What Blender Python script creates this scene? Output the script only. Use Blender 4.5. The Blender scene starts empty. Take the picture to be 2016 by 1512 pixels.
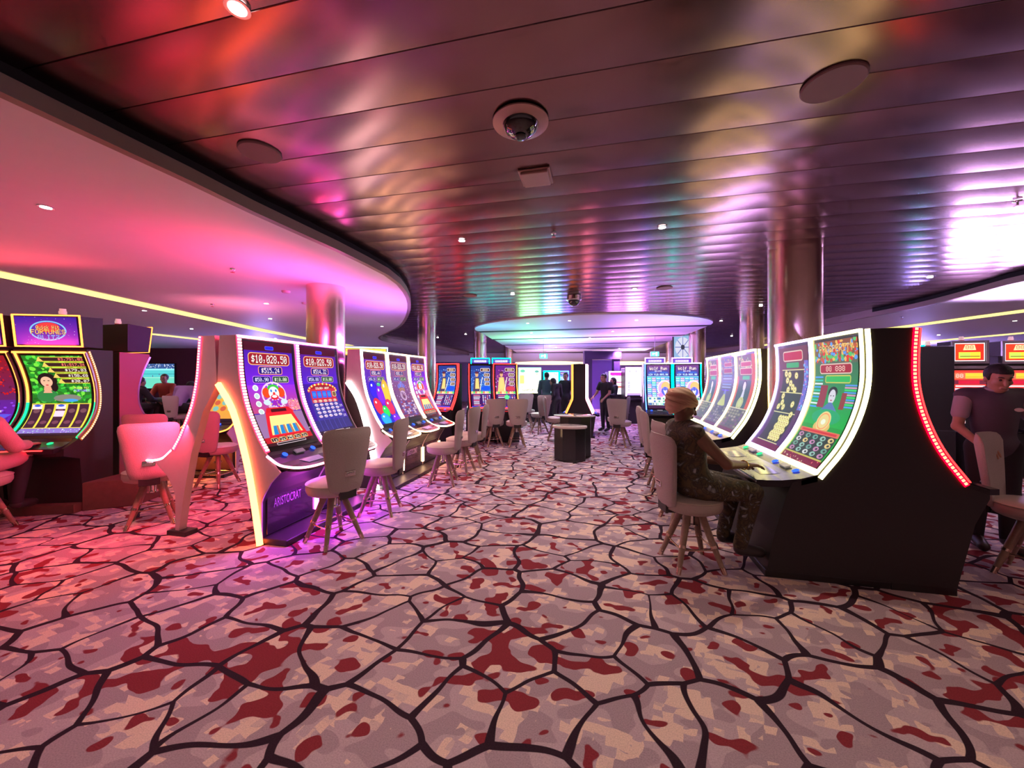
import bpy, math, random
import numpy as np
from mathutils import Vector, Matrix, Euler
random.seed(7)
rng = np.random.RandomState(5)
SC = bpy.context.scene
COL = SC.collection

# ------------------------------------------------------------------ camera, world, exposure
EYE = 1.5
cam_d = bpy.data.cameras.new('camera')
cam_d.sensor_width = 36.0
cam_d.lens = 760.0 / 2016.0 * 36.0
cam_d.shift_y = -11.0 / 2016.0
cam_d.clip_start = 0.02
cam = bpy.data.objects.new('camera', cam_d)
COL.objects.link(cam)
cam.location = (0, 0, EYE)
cam.rotation_euler = (math.pi / 2, 0, 0)
SC.camera = cam
SC.view_settings.view_transform = 'Standard'
SC.view_settings.look = 'None'
SC.view_settings.gamma = 1.0
SC.view_settings.exposure = 0.24
SC.view_settings.use_curve_mapping = False
w = bpy.data.worlds.new('world')
SC.world = w
w.use_nodes = True
w.node_tree.nodes['Background'].inputs[0].default_value = (0.50, 0.27, 0.29, 1)
w.node_tree.nodes['Background'].inputs[1].default_value = 0.42
SC.cycles.use_light_tree = False
SC.cycles.max_bounces = 4
SC.cycles.diffuse_bounces = 2
SC.cycles.glossy_bounces = 3
SC.cycles.transmission_bounces = 1
SC.cycles.use_adaptive_sampling = True
SC.cycles.adaptive_threshold = 0.08
SC.cycles.adaptive_min_samples = 16
SC.cycles.sample_clamp_indirect = 8.0

ANG = math.radians(12.8)
CA, SA = math.cos(ANG), math.sin(ANG)
ZW, ZM = 2.785, 2.94          # white ceiling, metal ceiling


def W(v, u):                  # aisle coordinates (across, along) to world x, y
    return (v * CA + u * SA, u * CA - v * SA)


def face_rz(fx, fy):          # turn local -Y towards (fx, fy)
    return math.atan2(fx, -fy)


RZ_PV = face_rz(CA, -SA)      # facing across to the right
RZ_NV = face_rz(-CA, SA)
RZ_NU = face_rz(-SA, -CA)


def lamp(name, kind, loc, energy, color, size=0.1, rot=(0, 0, 0), spot=None, blend=0.6, parent=None):
    l = bpy.data.lights.new(name, kind)
    l.energy = energy
    l.color = color
    if kind == 'AREA':
        l.size = size
    else:
        l.shadow_soft_size = size
    if kind == 'SPOT':
        l.spot_size = spot
        l.spot_blend = blend
    o = bpy.data.objects.new(name, l)
    o.location = loc
    o.rotation_euler = rot
    COL.objects.link(o)
    if parent:
        o.parent = parent
    return o


# recessed ceiling lamps: x, y, on white ceiling?, watts, colour
WARM, COOL, PURP = (1.0, 0.78, 0.66), (0.92, 0.80, 1.0), (0.62, 0.34, 1.0)
DOWNLIGHTS = [
    (-1.06, 1.49, 0, 26, WARM), (-0.52, 4.0, 0, 34, WARM), (1.42, 3.65, 0, 34, WARM), (0.01, 6.55, 0, 40, WARM),
    (1.97, 6.2, 0, 40, COOL), (5.9, 5.45, 0, 30, COOL), (-3.49, 2.89, 1, 30, (1, .45, .5)), (-6.95, 7.3, 1, 26, (1, .5, .55)),
    (-4.2, 6.6, 1, 26, (1, .45, .75)), (1.3, 0.3, 0, 24, WARM), (-1.2, -1.0, 0, 34, WARM), (1.4, -1.6, 0, 30, WARM),
    (3.6, 1.0, 0, 16, (1, .55, .45)), (-3.6, -0.3, 0, 20, (1, .5, .45)), (5.6, 2.6, 0, 22, WARM), (9.0, 6.2, 1, 26, COOL), (11.2, 8.6, 1, 26, COOL),
    (-9.3, 8.6, 1, 26, (1, .55, .7)), (-8.9, 4.2, 1, 24, (1, .45, .5)), (-12.0, 11.5, 1, 30, WARM), (0.4, 9.8, 0, 44, COOL), (-3.2, 9.5, 1, 30, PURP),
    (5.2, 9.6, 0, 40, PURP), (3.0, 11.5, 0, 50, PURP), (-1.5, 12.5, 0, 50, COOL), (7.4, 13.0, 0, 50, PURP), (-7.0, 13.5, 1, 50, PURP),
    (1.6, 15.0, 0, 60, PURP), (-3.5, 17.0, 0, 60, PURP), (5.0, 18.0, 0, 60, PURP), (1.0, 20.5, 0, 60, PURP),
]

# ------------------------------------------------------------------ materials
MATS = {}


def srgb(r, g, b):
    return tuple(((c / 255) / 12.92 if c / 255 <= 0.04045 else ((c / 255 + 0.055) / 1.055) ** 2.4) for c in (r, g, b))


def mat(name, color=(0.8, 0.8, 0.8), rough=0.5, metal=0.0, emit=None, strength=0.0, noise=0.0, nscale=30.0, bump=0.0, spec=0.5, coat=0.0, alpha=None):
    if name in MATS:
        return MATS[name]
    m = bpy.data.materials.new(name)
    m.use_nodes = True
    nt = m.node_tree
    b = nt.nodes['Principled BSDF']
    b.inputs['Base Color'].default_value = (*color, 1)
    b.inputs['Roughness'].default_value = rough
    b.inputs['Metallic'].default_value = metal
    b.inputs['Specular IOR Level'].default_value = spec
    b.inputs['Coat Weight'].default_value = coat
    if emit:
        m.cycles.emission_sampling = 'NONE'
        b.inputs['Emission Color'].default_value = (*emit, 1)
        b.inputs['Emission Strength'].default_value = strength
    if noise or bump:
        tc = nt.nodes.new('ShaderNodeTexCoord')
        nz = nt.nodes.new('ShaderNodeTexNoise')
        nz.inputs['Scale'].default_value = nscale
        nz.inputs['Detail'].default_value = 4
        nt.links.new(tc.outputs['Object'], nz.inputs['Vector'])
        if noise:
            mx = nt.nodes.new('ShaderNodeMix')
            mx.data_type = 'RGBA'
            mx.inputs[6].default_value = (*[c * (1 - noise) for c in color], 1)
            mx.inputs[7].default_value = (*[min(1, c * (1 + noise)) for c in color], 1)
            nt.links.new(nz.outputs['Fac'], mx.inputs[0])
            nt.links.new(mx.outputs[2], b.inputs['Base Color'])
        if bump:
            bp = nt.nodes.new('ShaderNodeBump')
            bp.inputs['Strength'].default_value = bump
            bp.inputs['Distance'].default_value = 0.01
            nt.links.new(nz.outputs['Fac'], bp.inputs['Height'])
            nt.links.new(bp.outputs['Normal'], b.inputs['Normal'])
    MATS[name] = m
    return m


def glow(name, color, strength):
    if name in MATS:
        return MATS[name]
    m = bpy.data.materials.new(name)
    m.use_nodes = True
    nt = m.node_tree
    nt.nodes.clear()
    e = nt.nodes.new('ShaderNodeEmission')
    o = nt.nodes.new('ShaderNodeOutputMaterial')
    e.inputs[0].default_value = (*color, 1)
    e.inputs[1].default_value = strength
    nt.links.new(e.outputs[0], o.inputs[0])
    if not name.endswith(' light') or 'bead' in name:
        m.cycles.emission_sampling = 'NONE'
    MATS[name] = m
    return m


def screen_mat(name, strength):
    """A lit display: the picture is a colour attribute on the glass."""
    if name in MATS:
        return MATS[name]
    m = mat(name, (0.02, 0.02, 0.02), 0.3, spec=0.15)
    nt = m.node_tree
    at = nt.nodes.new('ShaderNodeAttribute')
    at.attribute_name = 'picture'
    b = nt.nodes['Principled BSDF']
    nt.links.new(at.outputs['Color'], b.inputs['Emission Color'])
    b.inputs['Emission Strength'].default_value = strength
    m.cycles.emission_sampling = 'NONE'
    return m


M_BLACK = mat('black gloss laminate', (0.012, 0.010, 0.011), 0.28, coat=0.3)
M_DARK = mat('black satin cabinet', (0.022, 0.017, 0.018), 0.45, noise=0.2, nscale=60)
M_DECK = mat('black gloss deck', (0.02, 0.015, 0.02), 0.2, spec=0.35)
M_SIDE = mat('pale grey side panel', (0.62, 0.50, 0.52), 0.42, noise=0.06, nscale=20)
M_BROWN = mat('brown laminate', (0.16, 0.07, 0.05), 0.5, noise=0.25, nscale=18)
M_SILVER = mat('silver plastic', (0.55, 0.52, 0.55), 0.25, metal=0.7)
M_CHROME = mat('chrome', (0.8, 0.8, 0.8), 0.12, metal=1.0)
M_BRASS = mat('brushed brass', (0.78, 0.56, 0.42), 0.25, metal=1.0)
M_WOOD = mat('stained wood leg', (0.30, 0.19, 0.13), 0.4, noise=0.3, nscale=40)
M_VINYL = mat('taupe vinyl', (0.46, 0.36, 0.32), 0.42, noise=0.08, nscale=50, bump=0.08)
M_VINYLB = mat('taupe woven upholstery', (0.40, 0.32, 0.30), 0.75, noise=0.15, nscale=140, bump=0.25)
M_PIPE = mat('beige piping', (0.52, 0.42, 0.34), 0.5)
M_WHITE = mat('white painted ceiling', (0.78, 0.72, 0.74), 0.55, noise=0.02, nscale=8)
M_FASCIA = mat('bronze fascia', (0.30, 0.22, 0.19), 0.45, metal=0.3, noise=0.05, nscale=30)
M_SLOT = mat('black air slot', (0.004, 0.004, 0.004), 0.8)
M_SPK = mat('speaker grille', (0.23, 0.12, 0.12), 0.7, noise=0.2, nscale=400)
M_RED = mat('red plastic', (0.55, 0.03, 0.04), 0.3)
M_SKIN_D = mat('brown skin', (0.20, 0.095, 0.06), 0.5, noise=0.08, nscale=30)
M_SKIN_M = mat('tan skin', (0.42, 0.22, 0.15), 0.5, noise=0.08, nscale=30)
M_HAIR = mat('black hair', (0.012, 0.009, 0.009), 0.5, bump=0.5, nscale=120)


# ------------------------------------------------------------------ mesh helpers
class MB:
    def __init__(self):
        self.v, self.f = [], []

    def add(self, vs, fs):
        n = len(self.v)
        self.v += [tuple(p) for p in vs]
        self.f += [tuple(i + n for i in f) for f in fs]
        return self

    def box(self, c, s, rz=0.0, rx=0.0):
        x, y, z = [k / 2 for k in s]
        vs = [Vector((a * x, b * y, d * z)) for a in (-1, 1) for b in (-1, 1) for d in (-1, 1)]
        R = Matrix.Rotation(rz, 3, 'Z') @ Matrix.Rotation(rx, 3, 'X')
        vs = [R @ p + Vector(c) for p in vs]
        return self.add(vs, [(0, 1, 3, 2), (4, 6, 7, 5), (0, 4, 5, 1), (2, 3, 7, 6), (0, 2, 6, 4), (1, 5, 7, 3)])

    def prism_x(self, poly, x0, x1):          # poly of (s, z); y = -s
        n = len(poly)
        vs = [(x0, -s, z) for s, z in poly] + [(x1, -s, z) for s, z in poly]
        fs = [tuple(range(n)), tuple(range(2 * n - 1, n - 1, -1))]
        fs += [(i, i + n, (i + 1) % n + n, (i + 1) % n) for i in range(n)]
        return self.add(vs, fs)

    def prism_z(self, poly, z0, z1):
        n = len(poly)
        vs = [(x, y, z0) for x, y in poly] + [(x, y, z1) for x, y in poly]
        fs = [tuple(range(n - 1, -1, -1)), tuple(range(n, 2 * n))]
        fs += [(i, (i + 1) % n, (i + 1) % n + n, i + n) for i in range(n)]
        return self.add(vs, fs)

    def tube(self, pts, r, n=10, caps=True, closed=False):
        pts = [Vector(p) for p in pts]
        k = len(pts)
        rs = r if isinstance(r, (list, tuple)) else [r] * k
        vs, fs = [], []
        up = None
        for i, p in enumerate(pts):
            if closed:
                t = (pts[(i + 1) % k] - pts[i - 1]).normalized()
            else:
                t = (pts[min(i + 1, k - 1)] - pts[max(i - 1, 0)]).normalized()
            if up is None:
                up = Vector((0, 0, 1)) if abs(t.z) < 0.9 else Vector((1, 0, 0))
            a = t.cross(up).normalized()
            b = t.cross(a).normalized()
            up = -b if False else up
            for j in range(n):
                q = 2 * math.pi * j / n
                vs.append(p + (a * math.cos(q) + b * math.sin(q)) * rs[i])
        for i in range(k if closed else k - 1):
            for j in range(n):
                i2 = (i + 1) % k
                fs.append((i * n + j, i * n + (j + 1) % n, i2 * n + (j + 1) % n, i2 * n + j))
        if caps and not closed:
            fs.append(tuple(range(n - 1, -1, -1)))
            fs.append(tuple(range((k - 1) * n, k * n)))
        return self.add(vs, fs)

    def lathe(self, prof, n=28, c=(0, 0, 0), sx=1.0, sy=1.0):
        vs, fs = [], []
        k = len(prof)
        for r, z in prof:
            for j in range(n):
                q = 2 * math.pi * j / n
                vs.append((c[0] + r * math.cos(q) * sx, c[1] + r * math.sin(q) * sy, c[2] + z))
        for i in range(k - 1):
            for j in range(n):
                fs.append((i * n + j, i * n + (j + 1) % n, (i + 1) * n + (j + 1) % n, (i + 1) * n + j))
        fs.append(tuple(range(n - 1, -1, -1)))
        fs.append(tuple(range((k - 1) * n, k * n)))
        return self.add(vs, fs)

    def rings(self, rings):                  # list of closed rings of the same count
        n = len(rings[0])
        vs = [p for r in rings for p in r]
        fs = []
        for i in range(len(rings) - 1):
            for j in range(n):
                fs.append((i * n + j, i * n + (j + 1) % n, (i + 1) * n + (j + 1) % n, (i + 1) * n + j))
        fs.append(tuple(range(n - 1, -1, -1)))
        fs.append(tuple(range((len(rings) - 1) * n, len(rings) * n)))
        return self.add(vs, fs)

    def strip(self, curve, x0, x1, off=0.0, th=0.012):   # bar following a (s,z) curve, between x0 and x1
        n = len(curve)
        nr = normals(curve)
        vs, fs = [], []
        for (s, z), (ns, nz) in zip(curve, nr):
            for (x, o) in ((x0, off), (x1, off), (x1, off + th), (x0, off + th)):
                vs.append((x, -(s + ns * o), z + nz * o))
        for i in range(n - 1):
            a, b = i * 4, i * 4 + 4
            for j in range(4):
                fs.append((a + j, a + (j + 1) % 4, b + (j + 1) % 4, b + j))
        fs.append((0, 3, 2, 1))
        fs.append(tuple(range((n - 1) * 4, n * 4)))
        return self.add(vs, fs)

    def mesh(self, name, smooth=False):
        me = bpy.data.meshes.new(name)
        me.from_pydata([tuple(p) for p in self.v], [], self.f)
        me.update()
        bmfix(me)
        if smooth:
            for p in me.polygons:
                p.use_smooth = True
            try:
                me.set_sharp_from_angle(angle=math.radians(40))
            except Exception:
                pass
        return me


import bmesh


def bmfix(me):
    bm = bmesh.new()
    bm.from_mesh(me)
    bmesh.ops.recalc_face_normals(bm, faces=bm.faces)
    bm.to_mesh(me)
    bm.free()


def obj(name, mb, m=None, parent=None, smooth=False, bevel=0.0, loc=None, rot=None, seg=2):
    me = mb.mesh(name, smooth) if isinstance(mb, MB) else mb
    o = bpy.data.objects.new(name, me)
    COL.objects.link(o)
    if m is not None:
        if not me.materials:
            me.materials.append(m)
        elif me.materials[0] != m:
            o.material_slots[0].link = 'OBJECT'
            o.material_slots[0].material = m
    if parent:
        o.parent = parent
    if loc:
        o.location = loc
    if rot:
        o.rotation_euler = rot
    if bevel:
        b = o.modifiers.new('edge', 'BEVEL')
        b.width = bevel
        b.segments = seg
        b.limit_method = 'ANGLE'
        b.angle_limit = math.radians(35)
    return o


def tag(o, label, cat, group=None, kind=None):
    o['label'] = label
    if cat:
        o['category'] = cat
    if group:
        o['group'] = group
    if kind:
        o['kind'] = kind
    return o


def thing(name, label, cat, loc=(0, 0, 0), rz=0.0, group=None, scale=1.0):
    o = bpy.data.objects.new(name, None)
    COL.objects.link(o)
    o.empty_display_size = 0.1
    o.location = loc
    o.rotation_euler = (0, 0, rz)
    o.scale = (scale,) * 3
    return tag(o, label, cat, group)


def struct(name, mb, m, smooth=False, bevel=0.0, loc=None, rot=None, label=None):
    o = obj(name, mb, m, None, smooth, bevel, loc, rot)
    o['kind'] = 'structure'
    if label:
        o['label'] = label
    return o


def dup(root, loc, rz, label=None, group=None):
    r = root.copy()
    COL.objects.link(r)
    r.location = loc
    r.rotation_euler = (0, 0, rz)
    if label:
        r['label'] = label
    if group:
        r['group'] = group
    for ch in list(root.children):
        c = ch.copy()
        COL.objects.link(c)
        c.parent = r
        for g in ch.children:
            d = g.copy()
            COL.objects.link(d)
            d.parent = c
    return r


def normals(curve):
    out = []
    n = len(curve)
    for i in range(n):
        a = curve[max(i - 1, 0)]
        b = curve[min(i + 1, n - 1)]
        ds, dz = b[0] - a[0], b[1] - a[1]
        l = math.hypot(ds, dz) or 1
        out.append((-dz / l, ds / l))        # curve runs top to bottom: points to the player
    return out


def spline(pts, n):
    P = [np.array(p, float) for p in pts]
    P = [2 * P[0] - P[1]] + P + [2 * P[-1] - P[-2]]
    out = []
    for i in range(1, len(P) - 2):
        for t in np.linspace(0, 1, 12, endpoint=False):
            a, b, c, d = P[i - 1:i + 3]
            out.append(0.5 * (2 * b + (c - a) * t + (2 * a - 5 * b + 4 * c - d) * t * t + (3 * b - a - 3 * c + d) * t ** 3))
    out.append(P[-2])
    out = np.array(out)
    seg = np.r_[0, np.cumsum(np.linalg.norm(np.diff(out, axis=0), axis=1))]
    t = np.linspace(0, seg[-1], n)
    return [tuple(np.interp(x, seg, out[:, k]) for k in range(out.shape[1])) for x in t]


# ------------------------------------------------------------------ a small painter for the game displays
FONT = {'0': '3E5149453E', '1': '00427F4000', '2': '4261514946', '3': '2141494D33', '4': '1814127F10', '5': '2745454539', '6': '3C4A494931',
        '7': '4121110907', '8': '3649494936', '9': '464949291E', 'A': '7C1211127C', 'B': '7F49494936', 'C': '3E41414122', 'D': '7F4141413E',
        'E': '7F49494941', 'F': '7F09090901', 'G': '3E41415173', 'H': '7F0808087F', 'I': '00417F4100', 'J': '2040413F01', 'K': '7F08142241',
        'L': '7F40404040', 'M': '7F021C027F', 'N': '7F0408107F', 'O': '3E4141413E', 'P': '7F09090906', 'Q': '3E4151215E', 'R': '7F09192946',
        'S': '2649494932', 'T': '03017F0103', 'U': '3F4040403F', 'V': '1F2040201F', 'W': '3F4038403F', 'X': '6314081463', 'Y': '0304780403',
        'Z': '6159494D43', '$': '242A7F2A12', '.': '0060600000', ',': '0050300000', 'f': '087E090200', 'l': '00417F4000', 'n': '7C08040478',
        'o': '3844444438', 'u': '3C4040207C', 'i': '00447D4000', 'c': '3844444428', 'k': '7F10284400', 't': '043F442000', 'x': '4428102844',
        ' ': '0000000000'}


class Canvas:
    def __init__(self, w, h, bg):
        self.w, self.h = w, h
        k = 2 if w * h > 9000 else 3
        self.a = np.zeros((h * k, w * k, 3), np.float32)
        yy, xx = np.mgrid[0:h * k, 0:w * k]
        self.X, self.Y = (xx + 0.5) / k, (yy + 0.5) / k
        self.a[:] = np.array(bg) / 255

    def put(self, m, c, alpha=1.0):
        c = np.array(c, np.float32) / 255
        self.a[m] = self.a[m] * (1 - alpha) + c * alpha

    def grad(self, y0, y1, c0, c1):
        m = (self.Y >= y0) & (self.Y < y1)
        t = ((self.Y - y0) / (y1 - y0))[..., None]
        g = (np.array(c0) * (1 - t) + np.array(c1) * t) / 255
        self.a[m] = g[m]

    def rect(self, x0, y0, x1, y1, c, alpha=1.0):
        self.put((self.X >= x0) & (self.X < x1) & (self.Y >= y0) & (self.Y < y1), c, alpha)

    def ell(self, cx, cy, rx, ry, c, rot=0.0, alpha=1.0):
        dx, dy = self.X - cx, self.Y - cy
        q, p = math.cos(rot), math.sin(rot)
        self.put(((dx * q + dy * p) / rx) ** 2 + ((-dx * p + dy * q) / ry) ** 2 < 1, c, alpha)

    def ring(self, cx, cy, rx, ry, t, c):
        d = np.sqrt(((self.X - cx) / rx) ** 2 + ((self.Y - cy) / ry) ** 2)
        self.put(np.abs(d - 1) < t / min(rx, ry) / 2, c)

    def pill(self, x0, y0, x1, y1, fill, edge, t=1.2):
        r = min((y1 - y0) / 2, (x1 - x0) / 2) * 0.6
        cx, cy = (x0 + x1) / 2, (y0 + y1) / 2
        qx = np.abs(self.X - cx) - (x1 - x0) / 2 + r
        qy = np.abs(self.Y - cy) - (y1 - y0) / 2 + r
        d = np.hypot(np.maximum(qx, 0), np.maximum(qy, 0)) + np.minimum(np.maximum(qx, qy), 0) - r
        self.put(d < 0, edge)
        self.put(d < -t, fill)

    def poly(self, pts, c, alpha=1.0):       # convex polygon
        m = np.ones(self.X.shape, bool)
        n = len(pts)
        area = sum(pts[i][0] * pts[(i + 1) % n][1] - pts[(i + 1) % n][0] * pts[i][1] for i in range(n))
        for i in range(n):
            (x0, y0), (x1, y1) = pts[i], pts[(i + 1) % n]
            m &= ((x1 - x0) * (self.Y - y0) - (y1 - y0) * (self.X - x0)) * (1 if area > 0 else -1) >= 0
        self.put(m, c, alpha)

    def line(self, x0, y0, x1, y1, t, c):
        dx, dy = x1 - x0, y1 - y0
        l2 = dx * dx + dy * dy
        q = np.clip(((self.X - x0) * dx + (self.Y - y0) * dy) / l2, 0, 1)
        self.put(np.hypot(self.X - x0 - q * dx, self.Y - y0 - q * dy) < t / 2, c)

    def text(self, s, cx, cy, hgt, c, wid=None, shadow=None):
        if shadow:
            self.text(s, cx + 0.8, cy + 0.8, hgt, shadow, wid)
        n = len(s) * 6 - 1
        sy = hgt / 7.0
        sx = (wid / n) if wid else sy
        px = ((self.X - (cx - n * sx / 2)) / sx)
        py = ((self.Y - (cy - hgt / 2)) / sy)
        ok = (px >= 0) & (px < n) & (py >= 0) & (py < 7)
        ix, iy = np.floor(px).astype(int), np.floor(py).astype(int)
        bits = np.zeros((7, n), bool)
        for i, ch in enumerate(s):
            g = FONT.get(ch, FONT[' '])
            for k in range(5):
                b = int(g[k * 2:k * 2 + 2], 16)
                for r in range(7):
                    bits[r, i * 6 + k] = bool(b >> r & 1)
        m = np.zeros(self.X.shape, bool)
        m[ok] = bits[iy[ok], ix[ok]]
        self.put(m, c)

    def speck(self, x0, y0, x1, y1, cs, n, r=1.5):
        for i in range(n):
            self.ell(rng.uniform(x0, x1), rng.uniform(y0, y1), rng.uniform(.4, 1) * r, rng.uniform(.4, 1) * r, cs[rng.randint(len(cs))])

    def out(self):
        a = self.a
        a = np.clip(a, 0, 1)
        return np.where(a <= 0.04045, a / 12.92, ((a + 0.055) / 1.055) ** 2.4)


ART = {}


def art(name):
    def deco(fn):
        ART[name] = fn
        return fn
    return deco


W_, H_ = 112, 224


def jackpots(c, a='$10,028.50', b='$515.24', d='$50.90', e='$10.00', red=(150, 20, 40)):
    c.rect(0, 0, 112, 18, (70, 8, 30))
    c.pill(46, 7, 66, 15, (40, 30, 220), (90, 90, 255))
    c.pill(8, 22, 104, 48, red, (255, 190, 120), 1.6)
    c.text(a, 56, 35, 17, (255, 245, 235), 82, (60, 0, 10))
    c.pill(28, 50, 84, 68, (30, 20, 120), (255, 150, 120), 1.4)
    c.text(b, 56, 59, 11, (255, 235, 235), 42)
    c.pill(14, 71, 54, 86, (30, 22, 110), (200, 130, 230), 1.2)
    c.text(d, 34, 78.5, 8, (225, 225, 255), 30)
    c.pill(58, 71, 98, 86, (40, 70, 60), (200, 170, 150), 1.2)
    c.text(e, 78, 78.5, 8, (225, 245, 200), 30)


@art('clown')
def _():
    c = Canvas(W_, H_, (70, 20, 170))
    c.grad(0, 90, (60, 20, 150), (120, 30, 220))
    c.grad(90, 150, (150, 40, 220), (190, 70, 120))
    jackpots(c)
    for i in range(12):                                   # wheel with wedges
        t = i * math.pi / 6
        c.line(56, 112, 56 + 26 * math.cos(t), 112 + 26 * math.sin(t), 3, (235, 210, 255))
    c.ring(56, 112, 27, 27, 3.5, (245, 200, 240))
    c.ell(39, 107, 9, 11, (235, 70, 20))
    c.ell(73, 107, 9, 11, (235, 70, 20))
    c.ell(56, 97, 13, 8, (60, 190, 60))
    c.ell(56, 108, 12, 14, (225, 245, 250))
    c.ell(56, 117, 9, 6, (220, 30, 50))
    c.ell(56, 115.5, 6, 3, (250, 230, 230))
    c.ell(56, 109, 3, 3, (230, 30, 30))
    for x in (50.5, 61.5):
        c.ell(x, 103, 2, 3, (40, 110, 200))
    c.poly([(46, 124), (66, 124), (70, 140), (42, 140)], (150, 30, 180))
    c.ell(36, 128, 8, 6, (200, 220, 250))
    c.ell(76, 128, 8, 6, (200, 220, 250))
    c.speck(44, 126, 68, 138, [(255, 210, 60), (60, 90, 230)], 14)
    for i in range(4):
        c.ell(17, 96 + i * 17, 6, 6.5, (235, 240, 235))
        c.ell(17, 96 + i * 17, 4, 4.5, (190, 210, 210))
    c.rect(84, 126, 112, 150, (220, 120, 150))
    c.speck(84, 122, 112, 150, [(255, 220, 120), (230, 40, 60), (240, 170, 230)], 40)
    c.poly([(30, 140), (80, 140), (92, 152), (24, 152)], (215, 25, 40))
    c.rect(38, 143, 74, 150, (70, 10, 20))
    c.text('TOTAL BET', 56, 138, 4, (255, 240, 240), 40)
    c.rect(0, 152, 112, 206, (150, 110, 160))
    c.poly([(24, 150), (88, 150), (102, 204), (12, 204)], (225, 30, 45))
    c.poly([(30, 158), (82, 158), (94, 200), (20, 200)], (250, 222, 140))
    for i in range(4):
        x = 30 + i * 15
        c.poly([(x, 180), (x + 7, 180), (x + 7 + (i - 1.5) * 1.5, 200), (x - 3 + (i - 1.5) * 1.5, 200)], (30, 130, 200))
        c.poly([(x + 7, 180), (x + 11, 180), (x + 12 + (i - 1.5) * 1.5, 200), (x + 7 + (i - 1.5) * 1.5, 200)], (190, 110, 80))
    c.rect(0, 204, 112, 224, (190, 25, 40))
    for i, s in enumerate(('1x', '2x', '25', '2x', '2x')):
        c.pill(12 + i * 18, 206, 28 + i * 18, 216, (40, 20, 30), (240, 200, 120), 1)
        c.text(s, 20 + i * 18, 211, 7, (255, 245, 225), 10)
    c.rect(0, 217, 112, 224, (60, 20, 30))
    c.pill(20, 218, 90, 223.5, (20, 10, 20), (230, 210, 220), .8)
    return c


@art('buffet')
def _():
    c = Canvas(W_, H_, (60, 20, 150))
    c.grad(0, 90, (90, 20, 130), (80, 30, 200))
    jackpots(c, b='$514.32', d='$50.88', e='$10.00')
    c.ell(56, 108, 45, 20, (150, 25, 40))
    c.rect(11, 106, 101, 184, (60, 50, 150))
    for i in range(22):
        t = math.pi + math.pi * i / 21
        c.ell(56 + 44 * math.cos(t), 108 + 18 * math.sin(t), 2.8, 2.8, (255, 225, 120) if i % 2 else (240, 60, 30))
    c.rect(16, 102, 96, 130, (200, 40, 60))
    c.text('GOLDEN WEST', 56, 101, 4.5, (255, 250, 230), 44)
    for i in range(4):
        c.rect(20 + i * 16, 108, 33 + i * 16, 126, (40, 90, 235))
        c.ell(26.5 + i * 16, 117, 5, 6, (60, 130, 255))
    c.pill(85, 110, 98, 124, (120, 90, 50), (240, 230, 180))
    for r in range(5):
        y = 134 + r * 10
        c.rect(15, y - 4, 97, y + 4, (190, 50, 80) if r == 0 else (55, 50, 140))
        for i in range(5):
            c.ell(24 + i * 16, y, 6, 3.6, (220, 215, 245) if r else (250, 200, 160))
            c.line(19 + i * 16, y + 1, 29 + i * 16, y + 1, 1.2, (190, 60, 90))
            c.speck(19 + i * 16, y - 2, 29 + i * 16, y + 2, [(60, 110, 220), (200, 60, 80)], 4, 1.2)
    c.rect(0, 184, 112, 212, (50, 45, 120))
    for i in range(6):
        c.line(14 + i * 15, 184, 14 + i * 15, 212, 1, (80, 80, 190))
    for i in range(3):
        c.text('25', 102, 150 + i * 14, 6, (230, 220, 240), 10)
    c.rect(0, 212, 112, 224, (35, 15, 45))
    c.pill(10, 214, 76, 221, (20, 10, 20), (230, 210, 220), .8)
    c.text('CREDIT', 40, 217.5, 4, (240, 235, 240), 28)
    c.text('BET', 90, 217.5, 4, (240, 235, 240), 14)
    return c


@art('balloon')
def _():
    c = Canvas(W_, H_, (40, 20, 190))
    c.grad(0, 224, (120, 40, 160), (20, 40, 200))
    jackpots(c, b='$501.44', d='$50.20', e='$42.10')
    for (x, y, rx, ry, col) in ((30, 112, 20, 30, (40, 20, 200)), (92, 120, 20, 40, (230, 170, 40)), (60, 130, 18, 34, (120, 20, 210)),
                                (62, 95, 10, 6, (30, 170, 110)), (28, 165, 20, 28, (225, 35, 60)), (86, 172, 20, 28, (215, 30, 80)), (56, 184, 16, 20, (30, 200, 80)),
                                (36, 210, 22, 22, (20, 150, 220)), (90, 214, 18, 18, (110, 20, 220))):
        c.ell(x, y, rx, ry, col)
        c.ell(x, y, rx * .8, ry * .8, tuple(min(255, int(k * 1.15 + 10)) for k in col), alpha=.6)
        c.ell(x - rx * .25, y - ry * .5, rx * .2, ry * .14, (250, 240, 255))
    return c


@art('mosaic')
def _():
    c = Canvas(W_, H_, (110, 60, 120))
    c.grad(0, 224, (130, 90, 150), (120, 60, 110))
    jackpots(c, b='$503.12', d='$51.02', e='$12.40', red=(120, 50, 90))
    c.ell(56, 104, 24, 12, (110, 110, 200))
    c.ell(56, 98, 12, 12, (120, 130, 220))
    c.ell(56, 116, 18, 9, (130, 70, 60))
    for i in range(6):
        c.line(40 + i * 6, 110, 42 + i * 6, 122, 1.6, (230, 190, 140))
    c.ell(56, 136, 20, 18, (170, 130, 170))
    c.ring(56, 138, 15, 16, 2, (230, 200, 230))
    c.ell(56, 140, 6, 8, (100, 60, 90))
    for r in range(9):
        for i in range(7):
            c.rect(4 + i * 15, 158 + r * 7, 16 + i * 15, 163 + r * 7, [(210, 190, 220), (90, 60, 130), (160, 60, 90), (120, 110, 200)][rng.randint(4)])
    c.speck(0, 90, 112, 156, [(200, 170, 220), (90, 40, 110), (160, 60, 110)], 70, 3)
    c.rect(0, 217, 112, 224, (50, 20, 40))
    return c


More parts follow.
